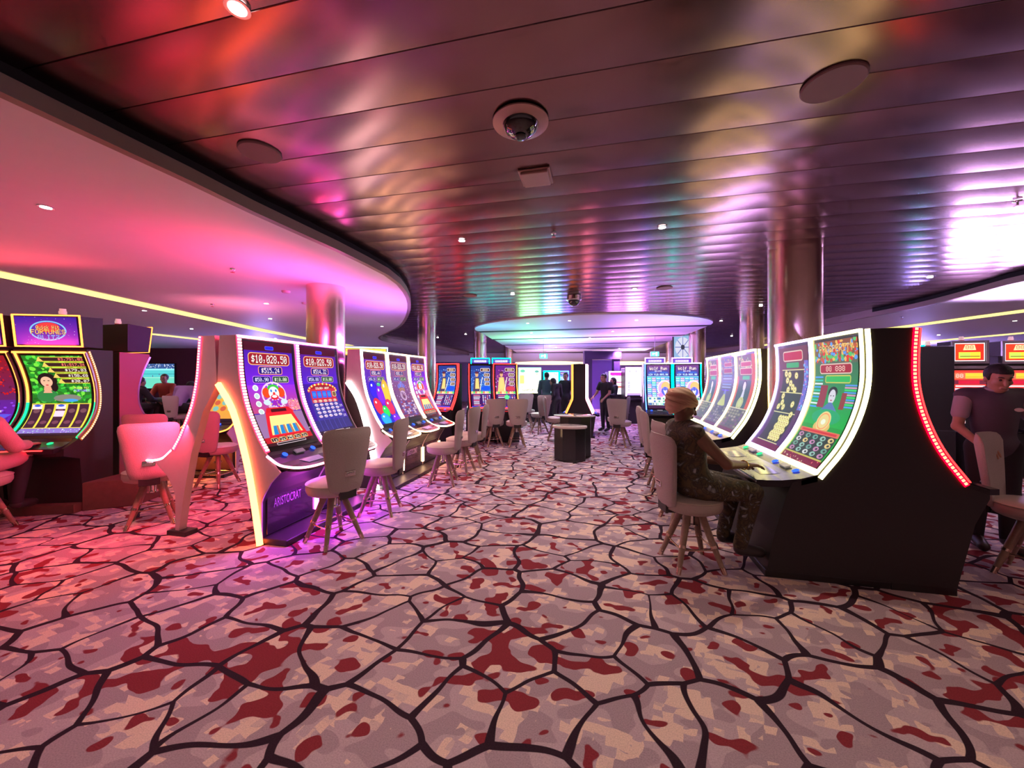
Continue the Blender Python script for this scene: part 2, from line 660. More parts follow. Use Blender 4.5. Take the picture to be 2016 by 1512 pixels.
def figure_art(bg0, bg1, robe, accent, base):
    c = Canvas(W_, H_, bg0)
    c.grad(0, 150, bg0, bg1)
    c.speck(0, 20, 112, 120, [accent, (200, 220, 255)], 70, 2.5)
    c.poly([(22, 60), (48, 60), (58, 140), (10, 140)], robe)
    c.ell(34, 46, 9, 12, (210, 160, 120))
    c.ell(34, 36, 11, 6, (90, 40, 60))
    c.line(50, 130, 66, 60, 3.5, (240, 235, 225))
    c.poly([(28, 66), (44, 66), (48, 120), (24, 120)], (250, 200, 120))
    for i, (y, wd) in enumerate(((22, 48), (48, 34), (72, 32), (94, 30))):
        c.pill(108 - wd - (6 if i == 0 else 0), y - 9, 108, y + 9, (90, 50, 40), (240, 225, 235), 2)
        c.text(['GRAND', 'MAJOR', 'MINOR', 'MINI'][i], 108 - wd / 2 - 2, y, 8, (255, 235, 200), wd * .62)
    c.ell(84, 118, 26, 12, base)
    for i in range(10):
        c.ell(6 + i * 11, 140, 6, 7, [(250, 200, 120), (90, 210, 110), (240, 120, 90), (250, 220, 160)][i % 4])
    c.rect(0, 146, 112, 224, (60, 20, 90))
    c.rect(0, 146, 112, 148, (220, 160, 220))
    for r in range(7):
        c.rect(12, 154 + r * 9, 12 + rng.randint(28, 42), 157.5 + r * 9, (240, 230, 250) if r % 3 else (240, 120, 150))
    for r in range(6):
        for i in range(4):
            c.ell(66 + i * 12, 158 + r * 9, 3.6, 3, [(230, 220, 250), (120, 140, 240), (240, 120, 160)][rng.randint(3)])
    c.rect(0, 216, 112, 224, (60, 60, 200))
    return c


@art('sage')
def _():
    return figure_art((30, 50, 130), (60, 120, 210), (70, 60, 90), (90, 190, 240), (20, 80, 230))


@art('dancer')
def _():
    c = figure_art((90, 30, 130), (150, 50, 110), (230, 190, 120), (240, 130, 170), (200, 60, 80))
    c.ell(60, 164, 14, 12, (90, 220, 140))
    return c


@art('wolf')
def _():
    c = Canvas(W_, H_, (70, 110, 190))
    c.grad(0, 58, (110, 60, 120), (50, 60, 150))
    c.text('Wolf Run', 56, 16, 15, (245, 225, 215), 86, (60, 30, 60))
    c.ell(28, 36, 20, 5, (60, 90, 180))
    c.ell(84, 36, 20, 5, (60, 90, 180))
    c.text('ECLIPSE', 56, 30, 6, (225, 225, 250), 34)
    c.text('WIN $10,000.00', 56, 46, 9, (210, 240, 255), 96)
    c.rect(0, 56, 112, 58, (150, 230, 250))
    c.grad(58, 160, (60, 160, 190), (110, 110, 190))
    for r in range(9):
        for i in range(5):
            if i < 3 or r < 2:
                c.rect(3 + i * 22, 62 + r * 11, 22 + i * 22, 70 + r * 11, [(90, 220, 150), (200, 110, 160), (110, 190, 230), (210, 150, 200), (60, 110, 200)][(i + r * 2) % 5])
                c.text('$25', 12 + i * 22, 66 + r * 11, 5, (240, 245, 255), 14)
    c.ell(86, 118, 36, 44, (190, 150, 210))
    c.ring(86, 118, 33, 40, 5, (225, 205, 240))
    c.ell(92, 106, 22, 24, (230, 170, 110))
    c.ell(88, 130, 18, 22, (80, 90, 200))
    c.poly([(76, 118), (82, 106), (86, 120)], (110, 120, 220))
    c.poly([(90, 120), (96, 106), (100, 118)], (110, 120, 220))
    c.poly([(80, 128), (96, 128), (88, 152)], (220, 225, 245))
    c.ell(82, 126, 2, 2, (250, 240, 120))
    c.ell(94, 126, 2, 2, (250, 240, 120))
    c.ell(66, 150, 12, 10, (190, 120, 210))
    c.rect(0, 160, 112, 206, (190, 205, 190))
    for r in range(3):
        for i in range(5):
            c.rect(2 + i * 22, 163 + r * 15, 21 + i * 22, 175 + r * 15, [(220, 215, 225), (130, 190, 170), (90, 110, 140), (170, 210, 180)][rng.randint(4)])
            c.ell(12 + i * 22, 169 + r * 15, 5, 5, [(60, 100, 170), (240, 240, 250), (90, 160, 130)][rng.randint(3)])
    c.rect(0, 206, 112, 224, (60, 30, 60))
    return c


def logo(c, cx, cy, s, third='BLITZ'):
    c.ell(cx, cy, 34 * s, 26 * s, (120, 200, 255))
    c.ell(cx, cy, 31 * s, 23 * s, (60, 40, 170))
    c.ell(cx, cy - 9 * s, 22 * s, 13 * s, (225, 60, 60))
    c.text('Quick Hit', cx, cy - 9 * s, 9 * s, (250, 220, 120), 44 * s, (60, 20, 20))
    c.text('FORTUNES', cx, cy + 3 * s, 12 * s, (250, 210, 90), 64 * s, (90, 20, 20))
    c.text(third, cx, cy + 17 * s, 11 * s, (90, 190, 255), 40 * s, (30, 30, 160))


@art('quick_top')
def _():
    c = Canvas(112, 72, (60, 30, 170))
    c.grad(0, 72, (50, 25, 150), (170, 50, 200))
    c.speck(0, 0, 112, 72, [(230, 210, 255), (120, 90, 230)], 40, .8)
    logo(c, 58, 36, .98)
    return c


@art('quick_red')
def _():
    c = Canvas(W_, H_, (120, 20, 30))
    c.grad(0, 120, (140, 20, 30), (90, 30, 90))
    c.grad(120, 224, (90, 30, 130), (100, 20, 190))
    c.speck(0, 0, 112, 110, [(190, 20, 20), (90, 20, 50), (200, 40, 40)], 130, 3)
    c.speck(0, 120, 112, 224, [(130, 60, 210), (70, 20, 120)], 120, 3)
    logo(c, 54, 66, .95)
    c.ell(54, 128, 14, 14, (180, 200, 170))
    c.ell(54, 128, 10, 10, (120, 110, 90))
    c.text('CAN AWARD THE', 54, 150, 5, (250, 240, 255), 70)
    c.poly([(2, 196), (50, 156), (110, 158), (70, 200)], (80, 110, 240), .6)
    c.ell(56, 178, 36, 19, (110, 170, 255))
    c.ell(56, 178, 32, 16, (170, 30, 80))
    c.text('FORTUNES', 56, 174, 12, (255, 220, 110), 58, (100, 20, 20))
    c.text('BONUS', 56, 188, 8, (255, 200, 90), 36)
    return c


@art('quick_green')
def _():
    c = Canvas(W_, H_, (30, 110, 30))
    c.speck(0, 0, 112, 130, [(60, 190, 60), (20, 90, 30), (110, 210, 60), (30, 140, 40)], 300, 6)
    c.ell(32, 68, 18, 20, (25, 18, 20))
    c.ell(40, 86, 10, 14, (25, 18, 20))
    c.ell(30, 72, 11, 14, (225, 170, 140))
    c.ell(30, 81, 3.2, 1.4, (190, 40, 60))
    c.ell(26, 69, 2.2, 1.1, (30, 20, 20))
    c.ell(34, 69, 2.2, 1.1, (30, 20, 20))
    c.poly([(24, 84), (36, 84), (38, 96), (22, 96)], (215, 155, 125))
    c.ell(29, 110, 20, 16, (40, 120, 60))
    c.poly([(24, 94), (35, 94), (38, 102), (21, 102)], (215, 155, 125))
    c.ell(66, 116, 26, 10, (120, 120, 110))
    c.ell(72, 122, 14, 4, (60, 150, 230))
    for i, s in enumerate(('$3,791.03', '$1,817.34', '$179.03', '$158.68', '$30.07')):
        y = 10 + i * 15
        x0 = 30 + i * 7
        c.rect(x0, y - 6.5, 112, y + 6.5, (230, 210, 60))
        c.rect(x0 + 1.5, y - 5, 112, y + 5, (50, 30, 30))
        c.poly([(x0 - 6, y + 6), (x0, y - 6), (x0 + 7, y + 6)], (230, 190, 90))
        c.text(s, 88 + i * 1.5, y, 7, (255, 120, 110) if i < 2 else (245, 235, 220), 46 - i * 3)
    c.text('Quick Hit', 94, 88, 5, (240, 230, 120), 28)
    c.text('FORTUNES', 94, 96, 6, (160, 140, 250), 30)
    c.rect(0, 130, 112, 200, (225, 205, 70))
    for i in range(5):
        c.rect(2 + i * 22, 132, 20 + i * 22, 198, (60, 30, 50))
        c.ell(11 + i * 22, 150, 6, 6, (110, 70, 80))
        c.ell(11 + i * 22, 182, 6, 5, (110, 60, 80))
    for x in (2, 46):
        c.rect(x, 133, x + 18, 145, (240, 210, 220))
        c.ell(x + 9, 136, 6, 3, (60, 90, 200))
    c.rect(46, 150, 64, 166, (230, 200, 230))
    c.rect(0, 200, 112, 216, (130, 110, 190))
    c.speck(0, 200, 112, 216, [(170, 230, 200), (220, 190, 250)], 40, 1.5)
    c.rect(0, 216, 112, 224, (30, 20, 40))
    return c


@art('coin_grid')
def _():
    c = Canvas(W_, H_, (90, 80, 70))
    c.grad(0, 224, (110, 60, 60), (80, 50, 110))
    c.rect(98, 30, 112, 130, (110, 110, 200))
    c.speck(98, 30, 112, 130, [(220, 140, 190), (120, 190, 240)], 30, 3)
    c.pill(18, 8, 94, 30, (190, 40, 60), (220, 200, 170), 2.5)
    c.pill(30, 32, 80, 44, (40, 170, 100), (90, 110, 80), 1)
    c.rect(16, 48, 96, 208, (52, 58, 52))
    for y in (48, 96, 140, 208):
        c.line(14, y, 98, y, 1.6, (220, 215, 150))
    pts = [(30, 56), (44, 58), (70, 60), (36, 70), (50, 76), (60, 84), (44, 90), (70, 90), (30, 104), (34, 118), (24, 128), (44, 128), (76, 120), (84, 142), (78, 152)]
    for i in range(6):
        for j in range(4):
            pts.append((50 + j * 10 + (i % 2) * 5, 152 + i * 9))
    for (x, y) in pts:
        c.ell(x, y, 6.5, 7, (215, 205, 110))
        c.ell(x, y, 4.2, 4.6, (240, 235, 170))
        c.ell(x, y, 1.8, 2, (180, 150, 60))
    c.rect(0, 210, 112, 224, (110, 30, 60))
    return c


@art('coin_lady')
def _():
    c = Canvas(W_, H_, (30, 160, 60))
    c.grad(0, 40, (150, 80, 60), (90, 110, 90))
    c.grad(40, 150, (60, 120, 90), (20, 180, 70))
    c.speck(0, 2, 112, 36, [(230, 60, 50), (240, 190, 90), (90, 160, 240), (200, 90, 60), (80, 200, 110)], 150, 4.5)
    c.text('PROSPERITY', 58, 14, 12, (245, 215, 130), 88, (160, 30, 30))
    c.pill(14, 40, 98, 58, (170, 40, 60), (225, 200, 180), 2)
    c.text('88 888', 56, 49, 9, (250, 220, 200), 50)
    c.pill(30, 60, 96, 74, (40, 190, 90), (200, 200, 90), 2)
    for i in range(10):
        c.rect(0, 62 + i * 6, 24, 65 + i * 6, [(60, 160, 240), (40, 200, 180), (230, 240, 250)][i % 3])
        c.rect(84, 76 + i * 4, 112, 78.5 + i * 4, [(90, 150, 240), (220, 150, 190), (60, 220, 120)][i % 3])
    c.rect(20, 78, 40, 118, (150, 50, 70))
    c.rect(80, 90, 92, 118, (150, 60, 60))
    c.ell(56, 90, 12, 10, (30, 30, 35))
    c.ell(56, 98, 9, 13, (215, 215, 225))
    c.ell(52.5, 96, 1.6, 1, (40, 40, 50))
    c.ell(59.5, 96, 1.6, 1, (40, 40, 50))
    c.ell(56, 104, 2.4, 1.2, (190, 60, 90))
    c.poly([(52, 108), (60, 108), (90, 132), (22, 132)], (90, 120, 180))
    c.ell(56, 134, 38, 14, (30, 170, 110))
    c.ell(56, 152, 22, 12, (225, 190, 100))
    c.ell(56, 142, 18, 18, (235, 215, 140))
    c.ring(56, 142, 14, 14, 2, (250, 150, 90))
    c.ell(56, 143, 6, 5, (240, 245, 220))
    c.rect(2, 158, 110, 166, (225, 120, 90))
    c.rect(8, 160, 104, 164, (220, 50, 60))
    c.rect(4, 166, 108, 208, (50, 66, 60))
    for r in range(4):
        for i in range(5):
            x, y = 14 + i * 21, 172 + r * 10
            col = [(150, 200, 180), (220, 225, 220), (200, 140, 180), (110, 170, 150), (230, 205, 130)][rng.randint(5)]
            c.ell(x, y, 7, 4.4, col)
            c.ell(x + 1, y, 3, 2, (60, 70, 70))
    c.rect(2, 208, 110, 211, (200, 190, 90))
    c.rect(0, 211, 112, 224, (130, 30, 60))
    c.speck(4, 212, 108, 222, [(240, 120, 120), (220, 200, 160)], 16, 2)
    return c


@art('gold_lady')
def _():
    c = Canvas(W_, H_, (110, 90, 80))
    c.rect(92, 0, 112, 150, (210, 90, 50))
    c.rect(0, 60, 12, 150, (190, 60, 50))
    c.speck(10, 4, 90, 50, [(200, 60, 60), (150, 170, 110), (220, 190, 120)], 40, 5)
    c.pill(22, 18, 90, 34, (190, 60, 60), (220, 200, 150), 2.5)
    c.pill(18, 36, 94, 56, (180, 40, 60), (220, 200, 150), 2.5)
    c.pill(34, 58, 80, 70, (40, 180, 100), (90, 100, 80), 1)
    c.rect(12, 72, 92, 148, (50, 90, 80))
    c.ell(54, 84, 14, 13, (35, 28, 30))
    c.ell(54, 88, 9, 13, (225, 220, 225))
    c.poly([(50, 98), (60, 98), (64, 126), (44, 126)], (215, 215, 225))
    c.ell(54, 136, 19, 18, (200, 210, 130))
    c.ring(54, 136, 14, 13, 1.6, (160, 150, 80))
    c.rect(0, 150, 112, 153, (210, 205, 160))
    c.rect(0, 153, 112, 212, (100, 100, 84))
    for r in range(6):
        for i in range(6):
            c.ell(10 + i * 18, 159 + r * 9, 7, 3.2, [(150, 150, 110), (120, 90, 110), (170, 160, 130), (80, 90, 90)][rng.randint(4)])
    c.rect(0, 212, 112, 224, (110, 50, 60))
    return c


@art('gold_man')
def _():
    c = Canvas(W_, H_, (95, 95, 120))
    c.speck(0, 0, 112, 60, [(170, 60, 70), (110, 120, 160), (160, 150, 100)], 50, 5)
    c.pill(30, 16, 92, 30, (170, 60, 60), (200, 180, 140), 2)
    c.pill(24, 34, 92, 50, (160, 50, 60), (200, 180, 140), 2)
    for r in range(6):
        c.rect(20, 56 + r * 9, 92, 60 + r * 9, [(110, 150, 190), (150, 170, 200), (90, 110, 160)][r % 3])
    c.rect(30, 102, 80, 105, (110, 50, 240))
    c.ell(56, 112, 9, 12, (120, 130, 200))
    c.poly([(50, 116), (62, 116), (88, 152), (24, 152)], (190, 195, 120))
    c.ell(56, 146, 26, 14, (200, 205, 120))
    c.rect(0, 154, 112, 212, (100, 95, 100))
    for r in range(6):
        for i in range(6):
            c.ell(10 + i * 18, 159 + r * 9, 7, 3.2, [(140, 130, 110), (110, 90, 120), (160, 150, 140), (80, 80, 90)][rng.randint(4)])
    c.rect(0, 212, 112, 224, (100, 50, 70))
    return c


@art('paytable_top')
def _():
    c = Canvas(84, 56, (245, 235, 240))
    c.rect(3, 3, 81, 53, (225, 50, 30))
    c.rect(3, 3, 30, 53, (235, 80, 30), .5)
    c.poly([(30, 6), (56, 6), (60, 22), (24, 22)], (245, 235, 170))
    c.text('88', 42, 13, 11, (200, 60, 40), 22)
    c.rect(12, 28, 72, 48, (250, 215, 60))
    c.rect(14, 30, 44, 46, (200, 230, 90))
    c.rect(16, 40, 70, 42, (120, 90, 40))
    return c


@art('paytable')
def _():
    c = Canvas(W_, 150, (225, 60, 50))
    c.rect(4, 8, 108, 30, (240, 110, 80))
    c.rect(42, 10, 106, 28, (250, 205, 60))
    c.text('88', 22, 19, 13, (255, 220, 200), 26)
    c.line(44, 23, 104, 23, 1.5, (150, 80, 40))
    c.rect(0, 34, 112, 48, (120, 40, 60))
    c.rect(18, 35, 90, 47, (215, 30, 60))
    c.rect(8, 52, 108, 57, (230, 225, 240))
    for r in range(6):
        y = 62 + r * 10
        c.rect(6 + r * 2, y, 54, y + 4, (240, 240, 250))
        c.rect(6 + r * 2, y + 5, 54, y + 8, (150, 140, 200))
        c.rect(56, y, 104 - r * 2, y + 7, (190, 30, 70))
    c.rect(0, 124, 112, 150, (225, 225, 245))
    for r in range(4):
        c.rect(4, 128 + r * 5, 108, 130 + r * 5, (150, 140, 190))
    return c


@art('sports')
def _():
    c = Canvas(96, 60, (90, 205, 205))
    c.rect(0, 0, 96, 13, (60, 90, 150))
    c.speck(0, 0, 96, 13, [(210, 220, 240), (40, 50, 90), (120, 140, 190)], 60, 2)
    c.rect(0, 12, 96, 16, (150, 235, 240))
    c.rect(0, 24, 96, 26, (60, 170, 180))
    c.rect(0, 32, 96, 60, (110, 215, 190))
    for (x, y) in ((30, 30), (60, 28), (72, 31), (50, 26)):
        c.ell(x, y, 1, 2.4, (90, 60, 130))
    c.line(0, 34, 96, 34, 1, (220, 250, 240))
    return c


@art('pale_green')
def _():
    c = Canvas(56, 100, (235, 240, 215))
    c.speck(0, 0, 56, 100, [(255, 255, 255), (200, 230, 190), (250, 240, 150), (220, 225, 200)], 90, 4)
    c.rect(14, 6, 46, 24, (250, 250, 255))
    c.ell(8, 8, 7, 6, (90, 170, 140))
    c.ell(48, 10, 6, 5, (90, 150, 140))
    c.rect(0, 26, 12, 60, (240, 230, 110))
    c.poly([(20, 40), (44, 40), (50, 80), (14, 80)], (250, 250, 240))
    c.text('GAMING', 28, 86, 8, (110, 100, 60), 40)
    return c


@art('pale_teal')
def _():
    c = Canvas(56, 100, (190, 235, 240))
    c.speck(0, 0, 56, 100, [(235, 250, 255), (150, 210, 220), (225, 225, 235)], 90, 4)
    for r in range(6):
        c.rect(6, 60 + r * 6, 40, 62 + r * 6, (120, 160, 170))
    return c


@art('white_bingo')
def _():
    c = Canvas(56, 100, (250, 248, 255))
    for (x, y) in ((12, 14), (38, 14)):
        c.rect(x - 3, y - 6, x + 3, y - 2, (150, 140, 230))
        c.rect(x - 8, y, x + 8, y + 2, (220, 150, 200))
        c.rect(x - 7, y + 6, x + 7, y + 8, (220, 190, 150))
    c.line(16, 52, 54, 52, 1.2, (120, 110, 140))
    for r in range(3):
        c.rect(5, 50 + r * 13, 13, 58 + r * 13, (120, 110, 200))
        c.rect(7, 52 + r * 13, 11, 56 + r * 13, (240, 240, 255))
    c.rect(0, 92, 56, 100, (160, 130, 230))
    return c


@art('pink_slot')
def _():
    c = Canvas(56, 100, (250, 225, 245))
    c.rect(0, 0, 56, 14, (190, 40, 170))
    c.speck(0, 14, 56, 40, [(150, 230, 160), (255, 255, 255), (240, 160, 220)], 40, 4)
    c.rect(0, 42, 56, 46, (190, 50, 130))
    c.rect(0, 62, 56, 70, (160, 70, 90))
    for i in range(5):
        c.ell(6 + i * 11, 66, 3, 3, (240, 120, 60))
    c.speck(0, 72, 56, 100, [(150, 160, 230), (220, 220, 240)], 40, 3)
    return c


@art('topper')
def _():
    c = Canvas(48, 20, (70, 30, 150))
    c.rect(6, 6, 42, 15, (230, 220, 255))
    c.text('BONUS', 24, 10.5, 6, (120, 50, 190), 30)
    return c


@art('yellow')
def _():
    c = Canvas(W_, H_, (225, 190, 60))
    c.grad(0, 224, (240, 200, 60), (220, 150, 60))
    c.ell(56, 60, 46, 26, (250, 220, 100))
    c.text('JACKPOT', 56, 60, 14, (190, 90, 30), 70)
    for r in range(4):
        for i in range(5):
            c.ell(14 + i * 21, 120 + r * 22, 8, 9, [(240, 230, 190), (200, 90, 60), (120, 180, 170), (250, 220, 90)][rng.randint(4)])
    return c


@art('wheel')
def _():
    c = Canvas(56, 56, (150, 190, 230))
    c.ell(28, 28, 24, 24, (225, 225, 245))
    for i in range(8):
        t = i * math.pi / 4
        c.line(28, 28, 28 + 23 * math.cos(t), 28 + 23 * math.sin(t), 2, (110, 120, 200))
    c.ell(28, 28, 6, 6, (60, 60, 80))
    return c


ART_CACHE = {}


def picture(name):
    if name not in ART_CACHE:
        ART_CACHE[name] = ART[name]().out()
    return ART_CACHE[name]


SCREEN_CACHE = {}


def screen_mesh(pic, curve, hw, off, step=1):
    """Display glass following a (s,z) curve, one vertex per picture cell."""
    key = (pic, tuple(curve[0]), tuple(curve[-1]), round(hw, 3), step)
    if key in SCREEN_CACHE:
        return SCREEN_CACHE[key]
    P = picture(pic)[::step, ::step]
    H, Wd = P.shape[:2]
    cur = spline(curve, H)
    nr = normals(cur)
    xs = np.linspace(-hw, hw, Wd)
    V = np.zeros((H, Wd, 3))
    cu = np.array(cur) + np.array(nr) * off
    V[..., 0] = xs[None]
    V[..., 1] = -cu[:, 0][:, None]
    V[..., 2] = cu[:, 1][:, None]
    me = grid_mesh('display', V, P)
    SCREEN_CACHE[key] = me
    return me


def grid_mesh(name, V, P):
    H, Wd = V.shape[:2]
    idx = np.arange(H * Wd).reshape(H, Wd)
    F = np.stack([idx[:-1, :-1], idx[1:, :-1], idx[1:, 1:], idx[:-1, 1:]], -1).reshape(-1, 4)
    me = bpy.data.meshes.new(name)
    me.vertices.add(H * Wd)
    me.vertices.foreach_set('co', V.reshape(-1).astype(np.float32))
    me.loops.add(F.size)
    me.loops.foreach_set('vertex_index', F.reshape(-1).astype(np.int32))
    me.polygons.add(len(F))
    me.polygons.foreach_set('loop_start', (np.arange(len(F)) * 4).astype(np.int32))
    me.polygons.foreach_set('use_smooth', np.ones(len(F), bool))
    me.update(calc_edges=True)
    me.validate()
    at = me.color_attributes.new('picture', 'FLOAT_COLOR', 'POINT')
    rgba = np.ones((H * Wd, 4), np.float32)
    rgba[:, :3] = P.reshape(-1, 3)
    at.data.foreach_set('color', rgba.reshape(-1))
    return me


def flat_screen(name, pic, w, h, parent=None, loc=(0, 0, 0), step=1, strength=1.0, rot=None):
    """Flat display in the local XZ plane facing -Y."""
    P = picture(pic)[::step, ::step]
    H, Wd = P.shape[:2]
    V = np.zeros((H, Wd, 3))
    V[..., 0] = np.linspace(-w / 2, w / 2, Wd)[None]
    V[..., 2] = np.linspace(h / 2, -h / 2, H)[:, None]
    me = grid_mesh(name, V, P)
    return obj(name, me, screen_mat('display glow %.1f' % strength, strength), parent, loc=loc, rot=rot)


# ------------------------------------------------------------------ the setting
def build_floor():
    m = bpy.data.materials.new('pebble pattern carpet')
    m.use_nodes = True
    nt = m.node_tree
    N, L = nt.nodes, nt.links
    b = N['Principled BSDF']
    b.inputs['Roughness'].default_value = 0.95
    b.inputs['Specular IOR Level'].default_value = 0.1
    tc = N.new('ShaderNodeTexCoord')
    mp = N.new('ShaderNodeMapping')
    mp.inputs['Rotation'].default_value = (0, 0, math.radians(25))
    mp.inputs['Scale'].default_value = (1.0, 1.18, 1.0)
    L.new(tc.outputs['Object'], mp.inputs['Vector'])

    def noise(scale, detail=2.0, vec=None, dist=0.0):
        n = N.new('ShaderNodeTexNoise')
        n.inputs['Scale'].default_value = scale
        n.inputs['Detail'].default_value = detail
        n.inputs['Distortion'].default_value = dist
        L.new(vec if vec else mp.outputs['Vector'], n.inputs['Vector'])
        return n

    def warp(src, scale, amt):
        n = noise(scale, 1.0)
        s = N.new('ShaderNodeVectorMath')
        s.operation = 'SUBTRACT'
        s.inputs[1].default_value = (0.5, 0.5, 0.5)
        L.new(n.outputs['Color'], s.inputs[0])
        k = N.new('ShaderNodeVectorMath')
        k.operation = 'SCALE'
        k.inputs['Scale'].default_value = amt
        L.new(s.outputs[0], k.inputs[0])
        a = N.new('ShaderNodeVectorMath')
        a.operation = 'ADD'
        L.new(src, a.inputs[0])
        L.new(k.outputs[0], a.inputs[1])
        return a.outputs[0]

    wv = warp(mp.outputs['Vector'], 2.0, 0.26)
    vo = N.new('ShaderNodeTexVoronoi')
    vo.voronoi_dimensions = '2D'
    vo.feature = 'DISTANCE_TO_EDGE'
    vo.inputs['Scale'].default_value = 2.45
    vo.inputs['Randomness'].default_value = 0.9
    L.new(wv, vo.inputs['Vector'])
    f1 = N.new('ShaderNodeTexVoronoi')
    f1.voronoi_dimensions = '2D'
    f1.feature = 'F1'
    f1.inputs['Scale'].default_value = 2.45
    f1.inputs['Randomness'].default_value = 0.9
    L.new(wv, f1.inputs['Vector'])

    def ramp(src, stops, interp='LINEAR'):
        r = N.new('ShaderNodeValToRGB')
        r.color_ramp.interpolation = interp
        els = r.color_ramp.elements
        while len(els) < len(stops):
            els.new(0.5)
        for e, (p, c) in zip(els, stops):
            e.position = p
            e.color = (*c, 1)
        L.new(src, r.inputs[0])
        return r

    def mixc(fac, a, bcol):
        x = N.new('ShaderNodeMix')
        x.data_type = 'RGBA'
        L.new(fac, x.inputs[0])
        for k, q in ((6, a), (7, bcol)):
            if isinstance(q, tuple):
                x.inputs[k].default_value = (*q, 1)
            else:
                L.new(q, x.inputs[k])
        return x.outputs[2]

    # rounded cells: the edge distance less a term that grows with the distance from the cell's middle
    ma = N.new('ShaderNodeMath')
    ma.operation = 'MULTIPLY_ADD'
    ma.inputs[1].default_value = -0.055
    L.new(f1.outputs['Distance'], ma.inputs[0])
    L.new(vo.outputs['Distance'], ma.inputs[2])
    edge = ramp(ma.outputs[0], [(0.004, (0, 0, 0)), (0.012, (1, 1, 1))])
    sn = noise(6.0, 0.0, None, 0.4)
    cam1 = ramp(sn.outputs['Fac'], [(0.0, (0.0, 0.0, 0.0)), (0.485, (0, 0, 0)), (0.495, (1, 1, 1))])
    # blocky cream patches: noise sampled on a coarse wobbly grid
    blk = N.new('ShaderNodeVectorMath')
    blk.operation = 'SNAP'
    blk.inputs[1].default_value = (0.05, 0.05, 0.05)
    L.new(warp(mp.outputs['Vector'], 9.0, 0.05), blk.inputs[0])
    n2 = noise(6.0, 1.0, blk.outputs[0])
    cream = ramp(n2.outputs['Fac'], [(0.0, (0, 0, 0)), (0.56, (0, 0, 0)), (0.575, (1, 1, 1))])
    n3 = noise(7.5, 0.6, warp(mp.outputs['Vector'], 5.0, 0.06))
    n4 = noise(1.1, 0.0)
    ad = N.new('ShaderNodeMath')
    ad.operation = 'MULTIPLY_ADD'
    ad.inputs[1].default_value = 0.5
    L.new(n4.outputs['Fac'], ad.inputs[0])
    L.new(n3.outputs['Fac'], ad.inputs[2])
    red = ramp(ad.outputs[0], [(0.0, (0, 0, 0)), (0.862, (0, 0, 0)), (0.876, (1, 1, 1))])
    base = mixc(cam1.outputs[0], srgb(166, 144, 152), srgb(184, 162, 168))
    base = mixc(cream.outputs[0], base, srgb(222, 194, 178))
    base = mixc(red.outputs[0], base, srgb(134, 50, 58))
    fz = noise(160.0, 2.0)
    fzr = ramp(fz.outputs['Fac'], [(0.3, (0.82, 0.82, 0.82)), (0.7, (1.1, 1.1, 1.1))])
    mu = N.new('ShaderNodeMix')
    mu.data_type = 'RGBA'
    mu.blend_type = 'MULTIPLY'
    mu.inputs[0].default_value = 1.0
    L.new(mixc(edge.outputs[0], srgb(50, 34, 44), base), mu.inputs[6])
    L.new(fzr.outputs[0], mu.inputs[7])
    L.new(mu.outputs[2], b.inputs['Base Color'])
    bp = N.new('ShaderNodeBump')
    bp.inputs['Strength'].default_value = 0.3
    bp.inputs['Distance'].default_value = 0.004
    L.new(fz.outputs['Fac'], bp.inputs['Height'])
    L.new(bp.outputs['Normal'], b.inputs['Normal'])
    struct('floor', MB().box((2, 11, -0.05), (40, 32, 0.1)), m, label='carpet with cream and grey pebble cells outlined in black')


